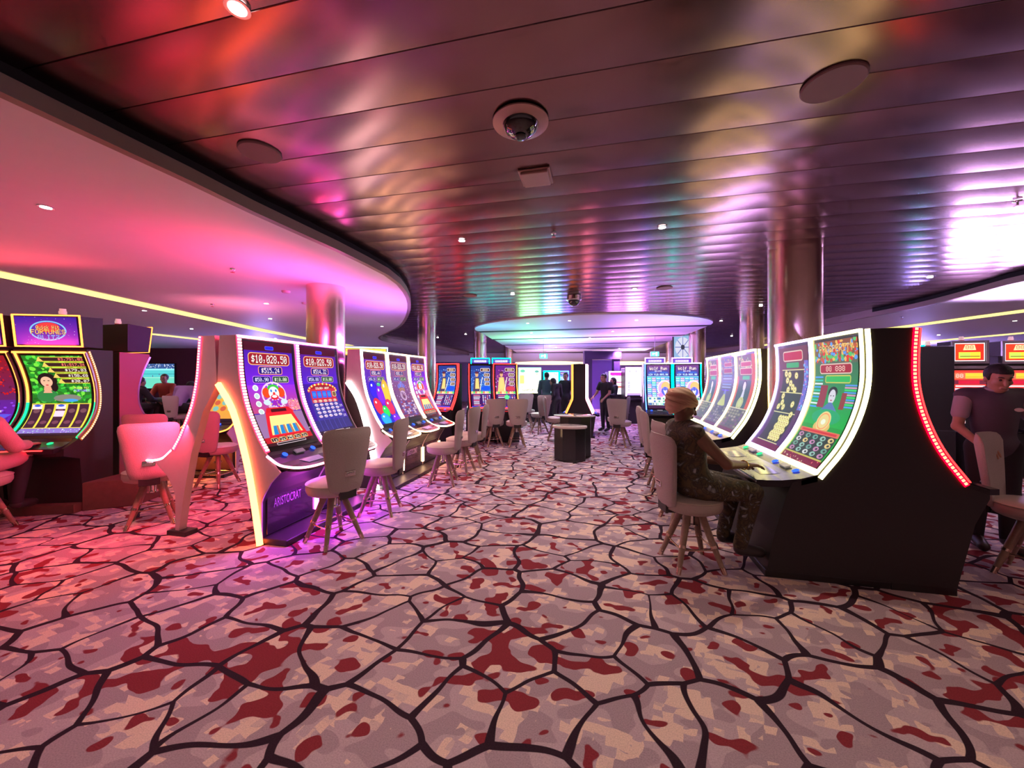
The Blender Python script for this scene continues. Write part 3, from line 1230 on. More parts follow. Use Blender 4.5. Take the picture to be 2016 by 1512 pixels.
def build_ceiling():
    m = mat('brushed bronze ceiling plank', (0.25, 0.145, 0.145), 0.26, metal=1.0, noise=0.06, nscale=3)
    nt = m.node_tree
    b = nt.nodes['Principled BSDF']
    tc = nt.nodes.new('ShaderNodeTexCoord')
    n = nt.nodes.new('ShaderNodeTexNoise')
    n.inputs['Scale'].default_value = 1.7
    n.inputs['Detail'].default_value = 1.0
    nt.links.new(tc.outputs['Object'], n.inputs['Vector'])
    mr = nt.nodes.new('ShaderNodeMapRange')
    mr.inputs[3].default_value = 0.19
    mr.inputs[4].default_value = 0.27
    nt.links.new(n.outputs['Fac'], mr.inputs[0])
    nt.links.new(mr.outputs[0], b.inputs['Roughness'])
    mb = MB()
    K = 8
    pw = 0.30
    for i in range(-16, 96):
        u0 = i * pw + 0.05
        vs = []
        rows = []
        for k in range(K + 1):
            t = k / K
            x = t * 2 - 1
            rows.append((u0 + 0.004 + t * (pw - 0.008), ZM - 0.0045 * (1 - x * x)))
        rows = [(u0 + 0.002, ZM + 0.004)] + rows + [(u0 + pw - 0.002, ZM + 0.004)]
        n0 = len(rows)
        for v in (-24.0, 22.0):
            for u, z in rows:
                x, y = W(v, u)
                vs.append((x, y, z))
        mb.add(vs, [(j, j + 1, j + 1 + n0, j + n0) for j in range(n0 - 1)])
    me = mb.mesh('ceiling', True)
    o = struct('ceiling', me, m, label='bronze metal plank ceiling')
    # flat backing above the planks
    struct('ceiling', MB().box((2, 11, ZM + 0.06), (44, 34, 0.05)), M_SLOT)

    def edge_region(pts, side, slot_rng, far):
        cur = spline(pts, 70)
        poly = list(cur) + far
        s = MB().prism_z(poly if side < 0 else poly, ZW, ZW + 0.03)
        struct('ceiling', s, M_WHITE, label='lower white ceiling with a curved edge')
        f = MB()
        for zz0, zz1, off in ((ZW - 0.002, ZW + 0.085, 0.0),):
            vs = []
            n = len(cur)
            for k, (x, y) in enumerate(cur):
                a = cur[max(k - 1, 0)]
                c = cur[min(k + 1, n - 1)]
                t = Vector((c[0] - a[0], c[1] - a[1])).normalized()
                nx, ny = (t.y, -t.x) if side < 0 else (-t.y, t.x)
                for (o_, z) in ((0.03, zz0), (0.03, zz1), (-0.03, zz1), (-0.03, zz0)):
                    vs.append((x + nx * o_, y + ny * o_, z))
            f.add(vs, [(4 * i + j, 4 * i + (j + 1) % 4, 4 * i + 4 + (j + 1) % 4, 4 * i + 4 + j) for i in range(n - 1) for j in range(4)])
        struct('trim_1', f, M_FASCIA, True, label='bronze fascia along the curved ceiling edge')
        f2 = MB()
        f3 = MB()
        for k in range(n - 1):
            (x0, y0), (x1, y1) = cur[k], cur[k + 1]
            tgt = f3 if slot_rng[0] <= k < slot_rng[1] else f2
            tgt.add([(x0, y0, ZW + 0.085), (x1, y1, ZW + 0.085), (x1, y1, ZM + 0.02), (x0, y0, ZM + 0.02)], [(0, 1, 2, 3)])
        struct('trim_2', f2, M_FASCIA)
        struct('trim_3', f3, M_SLOT, label='black air slot above the ceiling edge')

    # left bulge, measured edge
    edge_region([(-2.6, -4.5), (-2.5, -2.0), (-2.42, 0.4), (-2.33, 1.76), (-2.18, 2.2), (-2.01, 3.0), (-1.69, 4.16), (-1.55, 5.28), (-1.86, 6.98), (-2.67, 9.3), (-3.5, 10.85),
                 (-4.2, 12.2), (-4.4, 13.6), (-3.9, 15.2), (-3.38, 16.6), (-2.4, 21.5), (-2.2, 27.0)], -1, (0, 24), [(-22, 27), (-22, -4.5)])
    edge_region([(5.6, -4.5), (6.1, 0.0), (6.55, 3.0), (6.78, 5.11), (7.06, 5.95), (7.38, 7.03), (7.5, 8.3), (7.7, 10.0), (8.3, 12.0), (9.6, 14.5), (10.0, 18.0), (8.5, 23.0), (8.0, 27.0)],
                1, (0, 27), [(24, 27), (24, -4.5)])
    # cove light strips
    MC = glow('cove light', (1.0, 0.80, 0.25), 1.5)
    for nm, pts in (('near', [(-6.25, 1.5), (-6.3, 4.9), (-6.37, 6.3), (-6.6, 9.6), (-6.6, 12.2), (-6.3, 15)]), ('far', [(-11.0, 3.0), (-10.9, 8.8), (-10.4, 11.0), (-10.2, 13.0)])):
        cur = spline(pts, 40)
        mbx = MB()
        for (x0, y0), (x1, y1) in zip(cur[:-1], cur[1:]):
            mbx.add([(x0 - .17, y0, ZW - .012), (x1 - .17, y1, ZW - .012), (x1 + .17, y1, ZW - .012), (x0 + .17, y0, ZW - .012)], [(0, 1, 2, 3)])
        tag(obj('cove_light', mbx, MC), 'long yellow cove light strip across the %s of the left white ceiling' % ('middle' if nm == 'near' else 'far part'), 'light', 'cove light strips')
    for nm, x, y0, y1 in (('near', 9.7, 3.0, 16.0), ('far', 14.4, 3.0, 13.5)):
        mbx = MB().box((x, (y0 + y1) / 2, ZW - 0.008), (0.34, y1 - y0, 0.012))
        tag(obj('cove_light', mbx, MC), 'straight yellow cove light strip on the right ceiling, the %s one' % ('long' if nm == 'near' else 'shorter farther'), 'light', 'cove light strips')

    # the raft of white panels with dark gaps over the far aisle
    root = thing('ceiling_raft', 'white slatted ceiling raft with dark gaps over the far aisle', 'ceiling panel', (0, 0, 0))
    zb = ZM - 0.035
    us = [11.0, 13.3, 15.7, 18.1, 20.6]
    vl = lambda u: -3.55 - (u - 11) * 0.09
    vr = lambda u: 2.83 - (u - 11) * 0.06
    pts = [(-0.36 + 3.19 * math.cos(t), 11.0 - 2.31 * math.sin(t)) for t in np.linspace(0, math.pi, 41)]
    obj('panel', MB().prism_z([W(v, u) for v, u in pts], zb, ZM + 0.005), M_WHITE, root)
    for i in range(4):
        u0, u1 = us[i], us[i + 1]
        obj('panel', MB().prism_z([W(vl(u0), u0 + .36), W(vr(u0), u0 + .36), W(vr(u1), u1), W(vl(u1), u1)], zb, ZM + 0.005), M_WHITE, root)
        obj('gap_shade', MB().prism_z([W(vl(u0) - .05, u0 - .01), W(vr(u0) + .05, u0 - .01), W(vr(u0), u0 + .37), W(vl(u0), u0 + .37)], zb + .006, ZM + .002), M_SLOT, root)  # black strip stands in for the shade between two panels
    root['kind'] = 'structure'


def build_walls():
    Mm = mat('maroon wall', (0.13, 0.035, 0.04), 0.7, noise=0.1, nscale=6)
    Mp = mat('lilac tinted wall', (0.50, 0.38, 0.62), 0.7, noise=0.05, nscale=3)  # lilac base colour carries the purple light of the far end
    Md = mat('dark plum door surround', (0.08, 0.04, 0.12), 0.5)
    struct('wall_left', MB().box((-19.4, 11, 1.5), (0.2, 32, 3.0)), Mm)
    struct('wall_right', MB().box((21.4, 11, 1.5), (0.2, 32, 3.0)), Mm)
    struct('wall_left', MB().box((-13.5, 16.6, 1.42), (12.0, 0.2, 2.85)), Mm, label='maroon wall with the television')
    struct('wall_back', MB().box((2, 25.0, 1.5), (40, 0.2, 3.0)), Mp, label='far wall with purple light put into its lilac colour')
    # lowered lintel across the far end
    struct('trim_4', MB().box((2.4, 21.6, 2.66), (26, 0.3, 0.5)), M_WHITE, label='white lintel across the far end')
    # plum portal
    p = MB().box((3.60, 18.4, 1.40), (0.35, 0.4, 2.8)).box((4.95, 18.4, 1.40), (0.28, 0.4, 2.8)).box((4.3, 18.38, 2.60), (1.7, 0.44, 0.38))
    o = struct('door_1', p, Md, label='dark plum portal at the end of the aisle')
    pw = mat('purple lit panel', (0.45, 0.25, 0.85), 0.6)
    struct('wall_back', MB().box((4.3, 18.9, 1.2), (1.5, 0.08, 2.4)), pw, label='purple wall inside the portal')
    # gold ceiling rosettes far away behind the lintel
    for (x, y) in ((1.9, 19.5), (6.0, 19.8)):
        g = MB()
        for r in (0.9, 1.3, 1.7):
            g.tube([(x + r * math.cos(t), y + r * .6 * math.sin(t), 2.35 - 0.05 * r) for t in np.linspace(0, 2 * math.pi, 40, endpoint=False)], 0.05, 6, closed=True)
        rc = tag(obj('ring_chandelier', g, glow('warm chandelier', (1, .7, .4), 2.0)), 'gold ringed chandelier at the far end, %s the plum portal' % ('left of' if x < 3 else 'right of'), 'chandelier', 'gold ringed chandeliers')
        lamp('added_purple_fill', 'POINT', (x, y - .8, 2.1), 260, (.55, .32, 1), .25, parent=None)  # purple point lamp added to wash the far end, not a chandelier bulb
        lamp('added_purple_fill', 'POINT', (x + (-11 if x < 3 else 9), y - 5.5, 1.9), 200, (.42, .32, 1), .25, parent=None)  # second added lamp, well off to the side, tints the far ceilings


def build_columns():
    m = mat('polished champagne metal', (0.92, 0.70, 0.58), 0.26, metal=1.0, noise=0.08, nscale=5)
    MR = MB().lathe([(0.0, 0), (1, 0), (1, 1), (0.0, 1)], 48)
    cols = [(-2.615, 5.43, 0.25, ZW, 'behind the second left bank'), (3.19, 4.36, 0.255, ZM, 'between the two right banks'), (-2.41, 10.9, 0.25, ZM, 'far left beside the red framed machines'),
            (5.65, 9.1, 0.25, ZM, 'behind the right banks'), (5.9, 12.3, 0.25, ZM, 'behind the far right pair of machines'), (7.85, 19.0, 0.25, ZM, 'far right'),
            (-1.26, 15.2, 0.25, ZM, 'behind the teal signs'), (-0.2, 21.0, 0.25, ZM, 'at the far end')]
    for x, y, r, z, lab in cols:
        mb = MB().lathe([(r, 0.0), (r, z + 0.01)], 56)
        mb.lathe([(r + 0.012, 0.0), (r + 0.012, 0.12), (r, 0.12)], 56)
        o = struct('column', mb, m, True, loc=(x, y, 0), label='round champagne metal column ' + lab)


def build_ceiling_things():
    for i, (x, y, wht, wt, col) in enumerate(DOWNLIGHTS):
        z = ZW if wht else ZM - 0.008
        v, u = x * CA - y * SA, x * SA + y * CA
        if not wht and -2.9 < v < 2.3 and 8.9 < u < 21:
            z = ZM - .035
        r = thing('downlight', 'small round recessed ceiling downlight', 'downlight', (x, y, z), 0, 'recessed ceiling downlights')
        obj('trim_ring', MB().lathe([(0.032, -0.001), (0.045, -0.001), (0.045, -0.006), (0.034, -0.006)], 20), M_SILVER, r)
        obj('lens', MB().lathe([(0.001, -0.008), (0.031, -0.008), (0.031, 0.0)], 20), glow('downlight lens', (1, .93, .9), 14), r)
        lamp('bulb', 'SPOT', (0, 0, -0.02), wt * (2.6 if y < 5 else 3.6 if y < 8 else 7 if y < 14 else 14), col, 0.05, (0, 0, 0), math.radians(125), 0.9, r)
    # extra small downlights without a strong beam
    for (x, y, wht) in ((-10.2, 10.5, 1), (-9.1, 12.0, 1), (-11.5, 9.5, 1), (-8.3, 10.0, 1), (-7.6, 12.4, 1), (10.6, 10.4, 1), (12.6, 11.4, 1), (13.2, 8.3, 1), (11.8, 7.2, 1), (-5.2, 8.3, 1),
                        (4.9, 7.6, 0), (-2.6, 13.5, 0), (2.0, 17.5, 0), (3.0, 9.3, 0), (1.4, 9.4, 0), (0.6, 11.9, 0), (2.7, 13.4, 0), (1.2, 15.0, 0)):
        v, u = x * CA - y * SA, x * SA + y * CA
        z = ZW if wht else (ZM - .035 if -2.9 < v < 2.3 and u > 9.2 else ZM - .008)
        r = thing('downlight', 'small round recessed ceiling downlight', 'downlight', (x, y, z), 0, 'recessed ceiling downlights')
        obj('lens', MB().lathe([(0.001, -0.008), (0.031, -0.008), (0.031, 0.0)], 16), glow('downlight lens', (1, .93, .9), 14), r)
    # speakers
    for (px, py, lab) in ((512, 297, 'on the left above the machines with money totals'), (1640, 161, 'largest one, at the upper right'), (1308, 566, 'small in the distance, right of the aisle'),
                          (925, 581, 'small in the distance, left of the aisle')):
        D = (ZM - EYE) * 760 / (745 - py)
        x = (px - 1008) / 760 * D
        rr = 0.115 if py > 200 else 0.125
        tag(obj('ceiling_speaker', MB().lathe([(0.001, -0.010), (rr, -0.010), (rr + .006, -0.004), (rr + .006, 0.004)], 40), M_SPK, loc=(x, D, ZM - 0.008)),
            'round flush ceiling speaker grille, ' + lab, 'speaker', 'round ceiling speakers')
    # security dome
    D = 1.44 * 760 / (745 - 236)
    r = thing('dome_camera', 'dark glass security dome in a round bronze ring near the top middle', 'security camera', ((1025 - 1008) / 760 * D, D, ZM - 0.008))
    obj('mounting_ring', MB().lathe([(0.095, -0.002), (0.115, -0.002), (0.155, -0.004), (0.155, -0.012), (0.10, -0.022), (0.095, -0.012)], 48), mat('bronze ring', (0.42, 0.25, 0.22), 0.35, metal=0.5), r, True)
    obj('glass_dome', MB().lathe([(0.1 * math.cos(t), -0.012 - 0.075 * math.sin(t)) for t in np.linspace(0, 1.55, 12)], 40), mat('smoked glass', (0.01, 0.01, 0.012), 0.03, coat=1.0), r, True)
    obj('lens_housing', MB().lathe([(0.03, -0.085), (0.034, -0.09), (0.03, -0.094), (0.012, -0.096)], 24), M_BLACK, r, True)
    D = 1.44 * 760 / (745 - 612)
    r = thing('dome_camera', 'chrome and black camera dome hanging above the white raft edge', 'security camera', ((1130 - 1008) / 760 * 6.7, 6.7, ZM - 0.008))
    obj('mounting_ring', MB().lathe([(0.05, 0), (0.12, -0.0), (0.13, -0.07), (0.10, -0.09)], 32), M_CHROME, r, True)
    obj('glass_dome', MB().lathe([(0.1 * math.cos(t), -0.09 - 0.09 * math.sin(t)) for t in np.linspace(0, 1.55, 10)], 32), mat('smoked glass', (0, 0, 0)), r, True)
    # access hatch
    D = 1.44 * 760 / (745 - 345)
    r = thing('access_panel', 'small square bronze access box on the metal ceiling below the security dome', 'access panel', ((1055 - 1008) / 760 * D, D, ZM - 0.008), -ANG)
    obj('cover', MB().box((0, 0, -0.018), (0.19, 0.19, 0.02)), mat('bronze ring', (0, 0, 0)), r, bevel=0.006)
    obj('frame', MB().box((0, 0, -0.004), (0.22, 0.22, 0.012)), mat('bronze ring', (0, 0, 0)), r, bevel=0.003)
    # sprinklers
    for (px, py, zc, lab) in ((458, 532, ZW, 'on the left white ceiling, nearest'), (418, 602, ZW, 'on the left white ceiling above the yellow strip'), (1090, 461, ZM, 'below the access box on the metal ceiling'),
                              (2003, 397, ZM, 'at the right edge of the metal ceiling'), (1775, 627, ZW, 'on the right white ceiling')):
        D = (zc - EYE) * 760 / (745 - py + 4)
        x = (px - 1008) / 760 * D
        r = thing('sprinkler', 'small ceiling sprinkler ' + lab, 'sprinkler', (x, D, zc - 0.008), 0, 'ceiling sprinklers')
        obj('rose', MB().lathe([(0.028, 0.0), (0.026, -0.008), (0.008, -0.012), (0.007, -0.035)], 16), M_CHROME, r, True)
        obj('deflector', MB().lathe([(0.004, -0.036), (0.022, -0.04), (0.022, -0.043), (0.004, -0.043)], 14), M_RED, r)
    # smoke detectors
    for (px, py, lab) in ((563, 573, 'beside the left column top'), (602, 596, 'touching the left column'), ):
        D = 1.285 * 760 / (745 - py)
        tag(obj('smoke_detector', MB().lathe([(0.06, 0), (0.06, -0.012), (0.045, -0.03), (0.02, -0.034)], 24), mat('pink white plastic', (0.7, 0.5, 0.5), 0.4), loc=((px - 1008) / 760 * D, D, ZW), smooth=True),
            'low round smoke detector ' + lab, 'smoke detector', 'smoke detectors')
    # exit signs
    for (px, py, D, lab) in ((1070, 701, 14.0, 'left of the plum portal'), (1289, 697, 13.0, 'above the far right pair of machines')):
        r = thing('exit_sign', 'lit green exit sign hanging from the far ceiling ' + lab, 'sign', ((px - 1008) / 760 * D, D, EYE + (745 - py) / 760 * D), 0, 'green exit signs')
        obj('sign_box', MB().box((0, 0, 0), (0.30, 0.04, 0.18)), mat('sign housing', (0.3, 0.35, 0.35), 0.5), r, bevel=0.004)
        obj('lit_face', MB().box((0, -0.022, 0), (0.27, 0.004, 0.15)), glow('exit green', (0.10, 0.75, 0.55), 2.6), r)
        obj('pictogram', MB().box((0.05, -0.026, 0), (0.05, 0.003, 0.11)).box((-0.04, -0.026, 0.01), (0.09, 0.003, 0.025)).box((-0.07, -0.026, 0), (0.02, 0.003, 0.07)), glow('exit white', (.8, 1, .95), 3), r)
        obj('hanger', MB().tube([(0, 0, 0.09), (0, 0, ZM - EYE - (745 - py) / 760 * D - 0.02)], 0.008, 8), M_SILVER, r)


build_floor()
build_ceiling()
build_walls()
build_columns()
build_ceiling_things()

# ------------------------------------------------------------------ slot machines
L_CUR = [(.216, 1.896), (.232, 1.72), (.25, 1.523), (.285, 1.35), (.334, 1.2), (.446, .972), (.54, .829)]
R_CUR = [(.17, 1.855), (.16, 1.664), (.165, 1.445), (.215, 1.225), (.31, 1.0), (.46, .778)]
Q_CUR = [(.36, 1.80), (.28, 1.60), (.225, 1.38), (.23, 1.15), (.32, .96), (.45, .83)]
O_CUR = [(.19, 1.86), (.188, 1.6), (.188, 1.3), (.195, 1.0), (.26, .80), (.34, .62)]
CUR = {'O': [(s_, z_) for z_, s_ in [(z, .19 if z > .98 else .19 + (.98 - z) * .45) for z in np.linspace(1.86, .62, 26)]], 'S': spline([(p[0] * .98, p[1]) for p in R_CUR], 26), 'L': spline(L_CUR, 26), 'R': spline(R_CUR, 26), 'Q': spline(Q_CUR, 26)}
MESH_CACHE = {}


def cached(key, fn):
    if key not in MESH_CACHE:
        r = fn()
        MESH_CACHE[key] = r
    return MESH_CACHE[key]


def part_obj(key, name, fn, m, parent, smooth=False, bevel=0.0):
    me = cached(key, lambda: fn().mesh(name, smooth))
    return obj(name, me, m, parent, bevel=bevel)


LEDC = {'red': ((1.0, 0.03, 0.05), 9), 'warm': ((1.0, 0.60, 0.32), 10), 'magenta': ((1.0, 0.10, 0.75), 16), 'white': ((1.0, 0.76, 0.72), 14), 'yellow': ((0.95, 0.85, 0.34), 7), 'lav': ((0.62, 0.50, 1.0), 7),
        'orange': ((1.0, 0.22, 0.04), 4), 'rose': ((1.0, 0.22, 0.34), 12), 'green': ((0.01, 1.0, 0.22), 2.5), 'teal': ((0.0, 0.85, 0.75), 8), 'blue': ((0.04, 0.12, 1.0), 10), 'violet': ((0.35, 0.08, 1.0), 9),
        'amber': ((1.0, 0.13, 0.035), 15), 'dullred': ((1.0, 0.02, 0.02), 6), 'pink': ((0.9, 0.35, 1.0), 7), 'mint': ((0.25, 1.0, 0.45), 6),
        'red_deep': ((1.0, 0.008, 0.03), 12), 'red_bead': ((1.0, 0.50, 0.42), 2.4), 'magenta_deep': ((1.0, 0.03, 0.35), 8), 'magenta_bead': ((1.0, 0.55, 0.95), 2.4),
        'dullred_deep': ((1.0, 0.0, 0.008), 8), 'dullred_bead': ((1.0, 0.42, 0.22), 2.0), 'orange_deep': ((1.0, 0.2, 0.05), .5), 'orange_bead': ((1.0, 0.7, 0.4), 1.5), 'cyan': ((0.05, 0.5, 1.0), 5), 'purple': ((0.5, 0.12, 1.0), 8)}


def led(c):
    return glow('%s light' % c, *LEDC[c])


def bar_curve(cur, x0, x1, off, th, dashed=False):
    mb = MB()
    if not dashed:
        return mb.strip(cur, x0, x1, off, th)
    c = spline(cur, 121)
    for i in range(0, 120, 3):
        mb.strip(c[i:i + 3], x0, x1, off, th)
    return mb


def edge_strip(cur, x0, x1, inset, wd, dashed=False, n=0):
    """A strip lying on the side face along the curved front edge."""
    c = spline(cur, n or 41)
    nr = normals(c)
    mb = MB()
    ks = range(len(c) - 1)
    for i in ks:
        if dashed and i % 3 == 2:
            continue
        a, b = c[i], c[i + 1]
        na, nb = nr[i], nr[i + 1]
        q = [(a[0] - na[0] * inset, a[1] - na[1] * inset), (b[0] - nb[0] * inset, b[1] - nb[1] * inset),
             (b[0] - nb[0] * (inset + wd), b[1] - nb[1] * (inset + wd)), (a[0] - na[0] * (inset + wd), a[1] - na[1] * (inset + wd))]
        mb.prism_x(q, x0, x1)
    return mb


def slot_machine(kind, loc, rz, label, group, pic, leds, width=0.69, trim='white', dashed=False, ends=(), side_mat=None, wing=None, glowlamp=None, step=1, brand=True,
                 topper=None, button='blue', strength=1.0, edge_led=None, scale=1.0, name='slot_machine', lower=None, upglow=None, infill=False):
    """leds: (left, right, top, bottom) light colours or None; ends: which sides (-1, 1) show an end panel strip."""
    r = thing(name, label, 'slot machine', (*loc, 0), rz, group, scale)
    cur = CUR[kind]
    hw = width / 2
    K = (kind, width)
    if kind == 'L':
        front = [(.66, .712), (.70, .66), (.60, .56), (.53, .45), (.50, .38), (.50, .03)]
        back = [(.463, .03), (.39, .418), (.306, .782), (.164, 1.196), (.004, 1.443), (.03, 1.90)]
        poly = [(.216, 1.90)] + list(cur) + front + back
        sm = side_mat or M_SIDE
    elif kind == 'R':
        front = [(.62, .72), (.66, .62), (.74, .32), (.79, .05)]
        back = [(.0, .05), (.0, 1.86)]
        poly = list(cur) + front + back
        sm = side_mat or M_DARK
    elif kind == 'S':
        front = [(.56, .74), (.56, .68), (.48, .50), (.38, .05)]
        back = [(.0, .05), (.0, 1.86)]
        poly = list(cur) + front + back
        sm = side_mat or M_DARK
    elif kind == 'O':
        front = [(.40, .60), (.40, .54), (.33, .05)]
        back = [(.0, .05), (.0, 1.87)]
        poly = list(cur) + front + back
        sm = side_mat or M_DARK
    else:
        front = [(.50, .80), (.62, .74), (.62, .66), (.44, .60), (.40, .10)]
        back = [(.02, .10), (.02, 1.84)]
        poly = [(.36, 1.83)] + list(cur) + front + back
        sm = side_mat or M_DARK
    part_obj(('cab',) + K, 'cabinet', lambda: MB().prism_x(poly, -hw + .014, hw - .014), M_DARK, r)
    for sx in (-1, 1):
        pn = part_obj(('side', sx) + K, 'side_panel', lambda: MB().prism_x(poly, sx * hw - (.014 if sx > 0 else 0), sx * hw + (0 if sx > 0 else .014)), sm, r)
    # bezel and glass
    sc = cur[1:-1]
    part_obj(('bez',) + K, 'bezel', lambda: MB().strip(cur, -hw + .03, hw - .03, .0, .004), M_BLACK, r)
    me = screen_mesh(pic, sc, hw - .062, .0065, step)
    s = obj('display', me, screen_mat('display glow %.1f' % strength, strength), r)
    bw = .034 if kind == 'L' else .020
    for i, sx in enumerate((-1, 1)):
        if leds[i]:
            x0 = sx * (hw - .006 - bw / 2)
            d = dashed and leds[i] not in ('none',)
            if kind == 'Q':
                part_obj(('ledq', sx) + K, 'light_strip', lambda: MB().strip(cur[:15], x0 - bw / 2, x0 + bw / 2, .002, .014), led(leds[i]), r)
                part_obj(('ledg', sx) + K, 'lower_light_strip', lambda: MB().strip(cur[14:], x0 - bw / 2, x0 + bw / 2, .002, .014), led('green'), r)
            elif d:
                b_ = part_obj(('ledb', sx) + K, 'light_strip', lambda: bar_curve(cur, x0 - bw / 2 - .004, x0 + bw / 2 + .004, .001, .006), led(leds[i] + '_deep'), r)
                part_obj(('led', sx, d) + K, 'light_beads', lambda: bar_curve(cur, x0 - bw / 2, x0 + bw / 2, .004, .014, d), led(leds[i] + '_bead'), b_)
            else:
                part_obj(('led', sx, d) + K, 'light_strip', lambda: bar_curve(cur, x0 - bw / 2, x0 + bw / 2, .002, .014, d), led(leds[i]), r)
    if leds[2]:
        part_obj(('ltop',) + K, 'top_light', lambda: MB().box((0, -cur[0][0] - .012, cur[0][1] - .006), (width - .012, .024, .022)), led(leds[2]), r)
    if leds[3]:
        q = cur[-1]
        part_obj(('lbot',) + K, 'bottom_light', lambda: MB().strip(cur[-2:], -hw + .02, hw - .02, .004, .012), led(leds[3]), r)
    if edge_led:
        for sx, col, ds in edge_led:
            x0, x1 = (sx * hw, sx * (hw + .008))
            b_ = part_obj(('edgeb', sx) + K, 'edge_light', lambda: edge_strip(cur, min(x0, x1), max(x0, x1), .008, .030), led(col + ('_deep' if ds else '')), r)
            if ds:
                part_obj(('edge', sx, ds) + K, 'edge_beads', lambda: edge_strip(cur, sx * (hw + .008) - .003, sx * (hw + .008) + .003, .014, .018, ds, 133), led(col + '_bead'), b_)
    # button deck
    if kind == 'L':
        def deck():
            mb = MB()
            rows = [(.535, .828, 1.0), (.60, .775, 1.0), (.68, .735, .99), (.76, .712, .90), (.82, .700, .74), (.855, .695, .52)]
            rings = []
            for s_, z_, k_ in rows:
                rings.append([(-hw * k_, -s_, z_), (hw * k_, -s_, z_), (hw * k_, -s_, z_ - .045), (-hw * k_, -s_, z_ - .045)])
            return mb.rings(rings)
        part_obj(('deck',) + K, 'button_deck', deck, M_DECK, r)
        nose = [(-hw, -.56, .80), (-hw * .99, -.68, .73), (-hw * .90, -.765, .705), (-hw * .74, -.828, .692), (-hw * .45, -.865, .686), (0, -.872, .684),
                (hw * .45, -.865, .686), (hw * .74, -.828, .692), (hw * .90, -.765, .705), (hw * .99, -.68, .73), (hw, -.56, .80)]
        part_obj(('nose',) + K, 'deck_light', lambda: MB().tube(spline(nose, 40), .0105, 8), led(trim), r)
        dy, dz, slope = -.60, .79, 0.62
        pad = [(-.13, -.70, .7335), (.13, -.70, .7335), (.10, -.79, .711), (-.10, -.79, .711)]
        part_obj(('pad',), 'touch_pad', lambda: MB().add(pad, [(0, 1, 2, 3)]), mat('lilac touch pad', (.25, .16, .3), .15, emit=(.6, .3, .7), strength=.35), r)
        part_obj(('lower',) + K, 'lower_door', lambda: MB().box((0, -.505, .28), (width - .10, .012, .42)), lower or mat('black lower door', (.03, .015, .03), .22, coat=.5), r, bevel=.004)
        part_obj(('plinth',) + K, 'plinth', lambda: MB().box((0, -.61, .0275), (width - .02, .30, .055)), M_DARK, r, bevel=.01)
        part_obj(('skirt',) + K, 'toe_board', lambda: MB().box((0, -.48, .0151), (width, .06, .0302)), M_DARK, r)
    elif kind in 'SO':
        q = cur[-1]
        e_ = .56 if kind == 'S' else .42
        part_obj(('deck',) + K, 'button_deck', lambda: MB().rings([[(-hw * k_, -s_, z_), (hw * k_, -s_, z_), (hw * k_, -s_, z_ - .04), (-hw * k_, -s_, z_ - .04)] for s_, z_, k_ in
                                                               [(q[0] - .01, q[1] + .01, 1.0), (e_, q[1] - .03, 1.0), (e_ + .08, q[1] - .035, .9)]]), M_DECK, r)
        dy, dz, slope = -(q[0] + .05), q[1] + .003, .3
        part_obj(('plinth',) + K, 'plinth', lambda: MB().box((0, -.19, .025), (width, .38, .05)), M_BLACK, r)
    elif kind == 'R':
        def deck():
            rows = [(.455, .79, 1.0), (.56, .755, 1.0), (.68, .735, .98), (.78, .725, .93), (.84, .72, .86)]
            return MB().rings([[(-hw * k_, -s_, z_), (hw * k_, -s_, z_), (hw * k_, -s_, z_ - .05), (-hw * k_, -s_, z_ - .05)] for s_, z_, k_ in rows])
        part_obj(('deck',) + K, 'button_deck', deck, M_DECK, r)
        part_obj(('nose',) + K, 'deck_edge', lambda: MB().box((0, -.842, .705), (width * .85, .008, .012)), M_SILVER, r)
        dy, dz, slope = -.52, .775, 0.36
        pad = [(-.16, -.62, .7455), (.16, -.62, .7455), (.14, -.76, .728), (-.14, -.76, .728)]
        part_obj(('pad', 'R'), 'touch_pad', lambda: MB().add(pad, [(0, 1, 2, 3)]), mat('gloss touch pad', (.04, .04, .05), .12, spec=.4), r)
        part_obj(('plinth',) + K, 'plinth', lambda: MB().box((0, -.40, .025), (width, .80, .05)), M_BLACK, r, bevel=.006)
    else:
        def deck():
            return MB().rings([[(-hw * k_, -s_, z_), (hw * k_, -s_, z_), (hw * k_, -s_, z_ - .05), (-hw * k_, -s_, z_ - .05)] for s_, z_, k_ in [(.44, .84, .82), (.50, .80, .9), (.60, .765, .92), (.68, .75, .88)]])
        part_obj(('deck',) + K, 'button_deck', deck, M_DECK, r)
        part_obj(('nose',) + K, 'deck_light', lambda: MB().box((0, -.686, .735), (width * .6, .010, .012)), led(trim), r)
        dy, dz, slope = -.55, .79, 0.36
        part_obj(('plinth',) + K, 'plinth', lambda: MB().box((0, -.26, .05), (width - .02, .48, .10)), M_BROWN, r, bevel=.006)
        for sx in (-1, 1):
            part_obj(('shoulder', sx) + K, 'chrome_edge', lambda: MB().strip(cur, sx * (hw - .005) - .007, sx * (hw - .005) + .007, .0, .02), M_SILVER, r)
    # buttons on the sloping shelf
    Mb = glow('%s button' % button, *{'blue': ((.03, .10, 1.0), 2), 'green': ((.03, 1.0, .30), 1.2), 'cyan': ((.3, .6, 1), 4)}[button])
    for bx in (-.19, .17):
        def btn():
            mb = MB().lathe([(.026, 0), (.026, .004), (.020, .008), (.001, .009)], 20)
            mb.v = [(p[0], p[1] * math.cos(slope) - p[2] * math.sin(slope) * 1, p[1] * math.sin(slope) + p[2] * math.cos(slope)) for p in mb.v]
            mb.v = [(p[0] + bx, p[1] + dy, p[2] + dz) for p in mb.v]
            return mb
        part_obj(('btn', bx, kind), 'spin_button', btn, Mb, r, True)
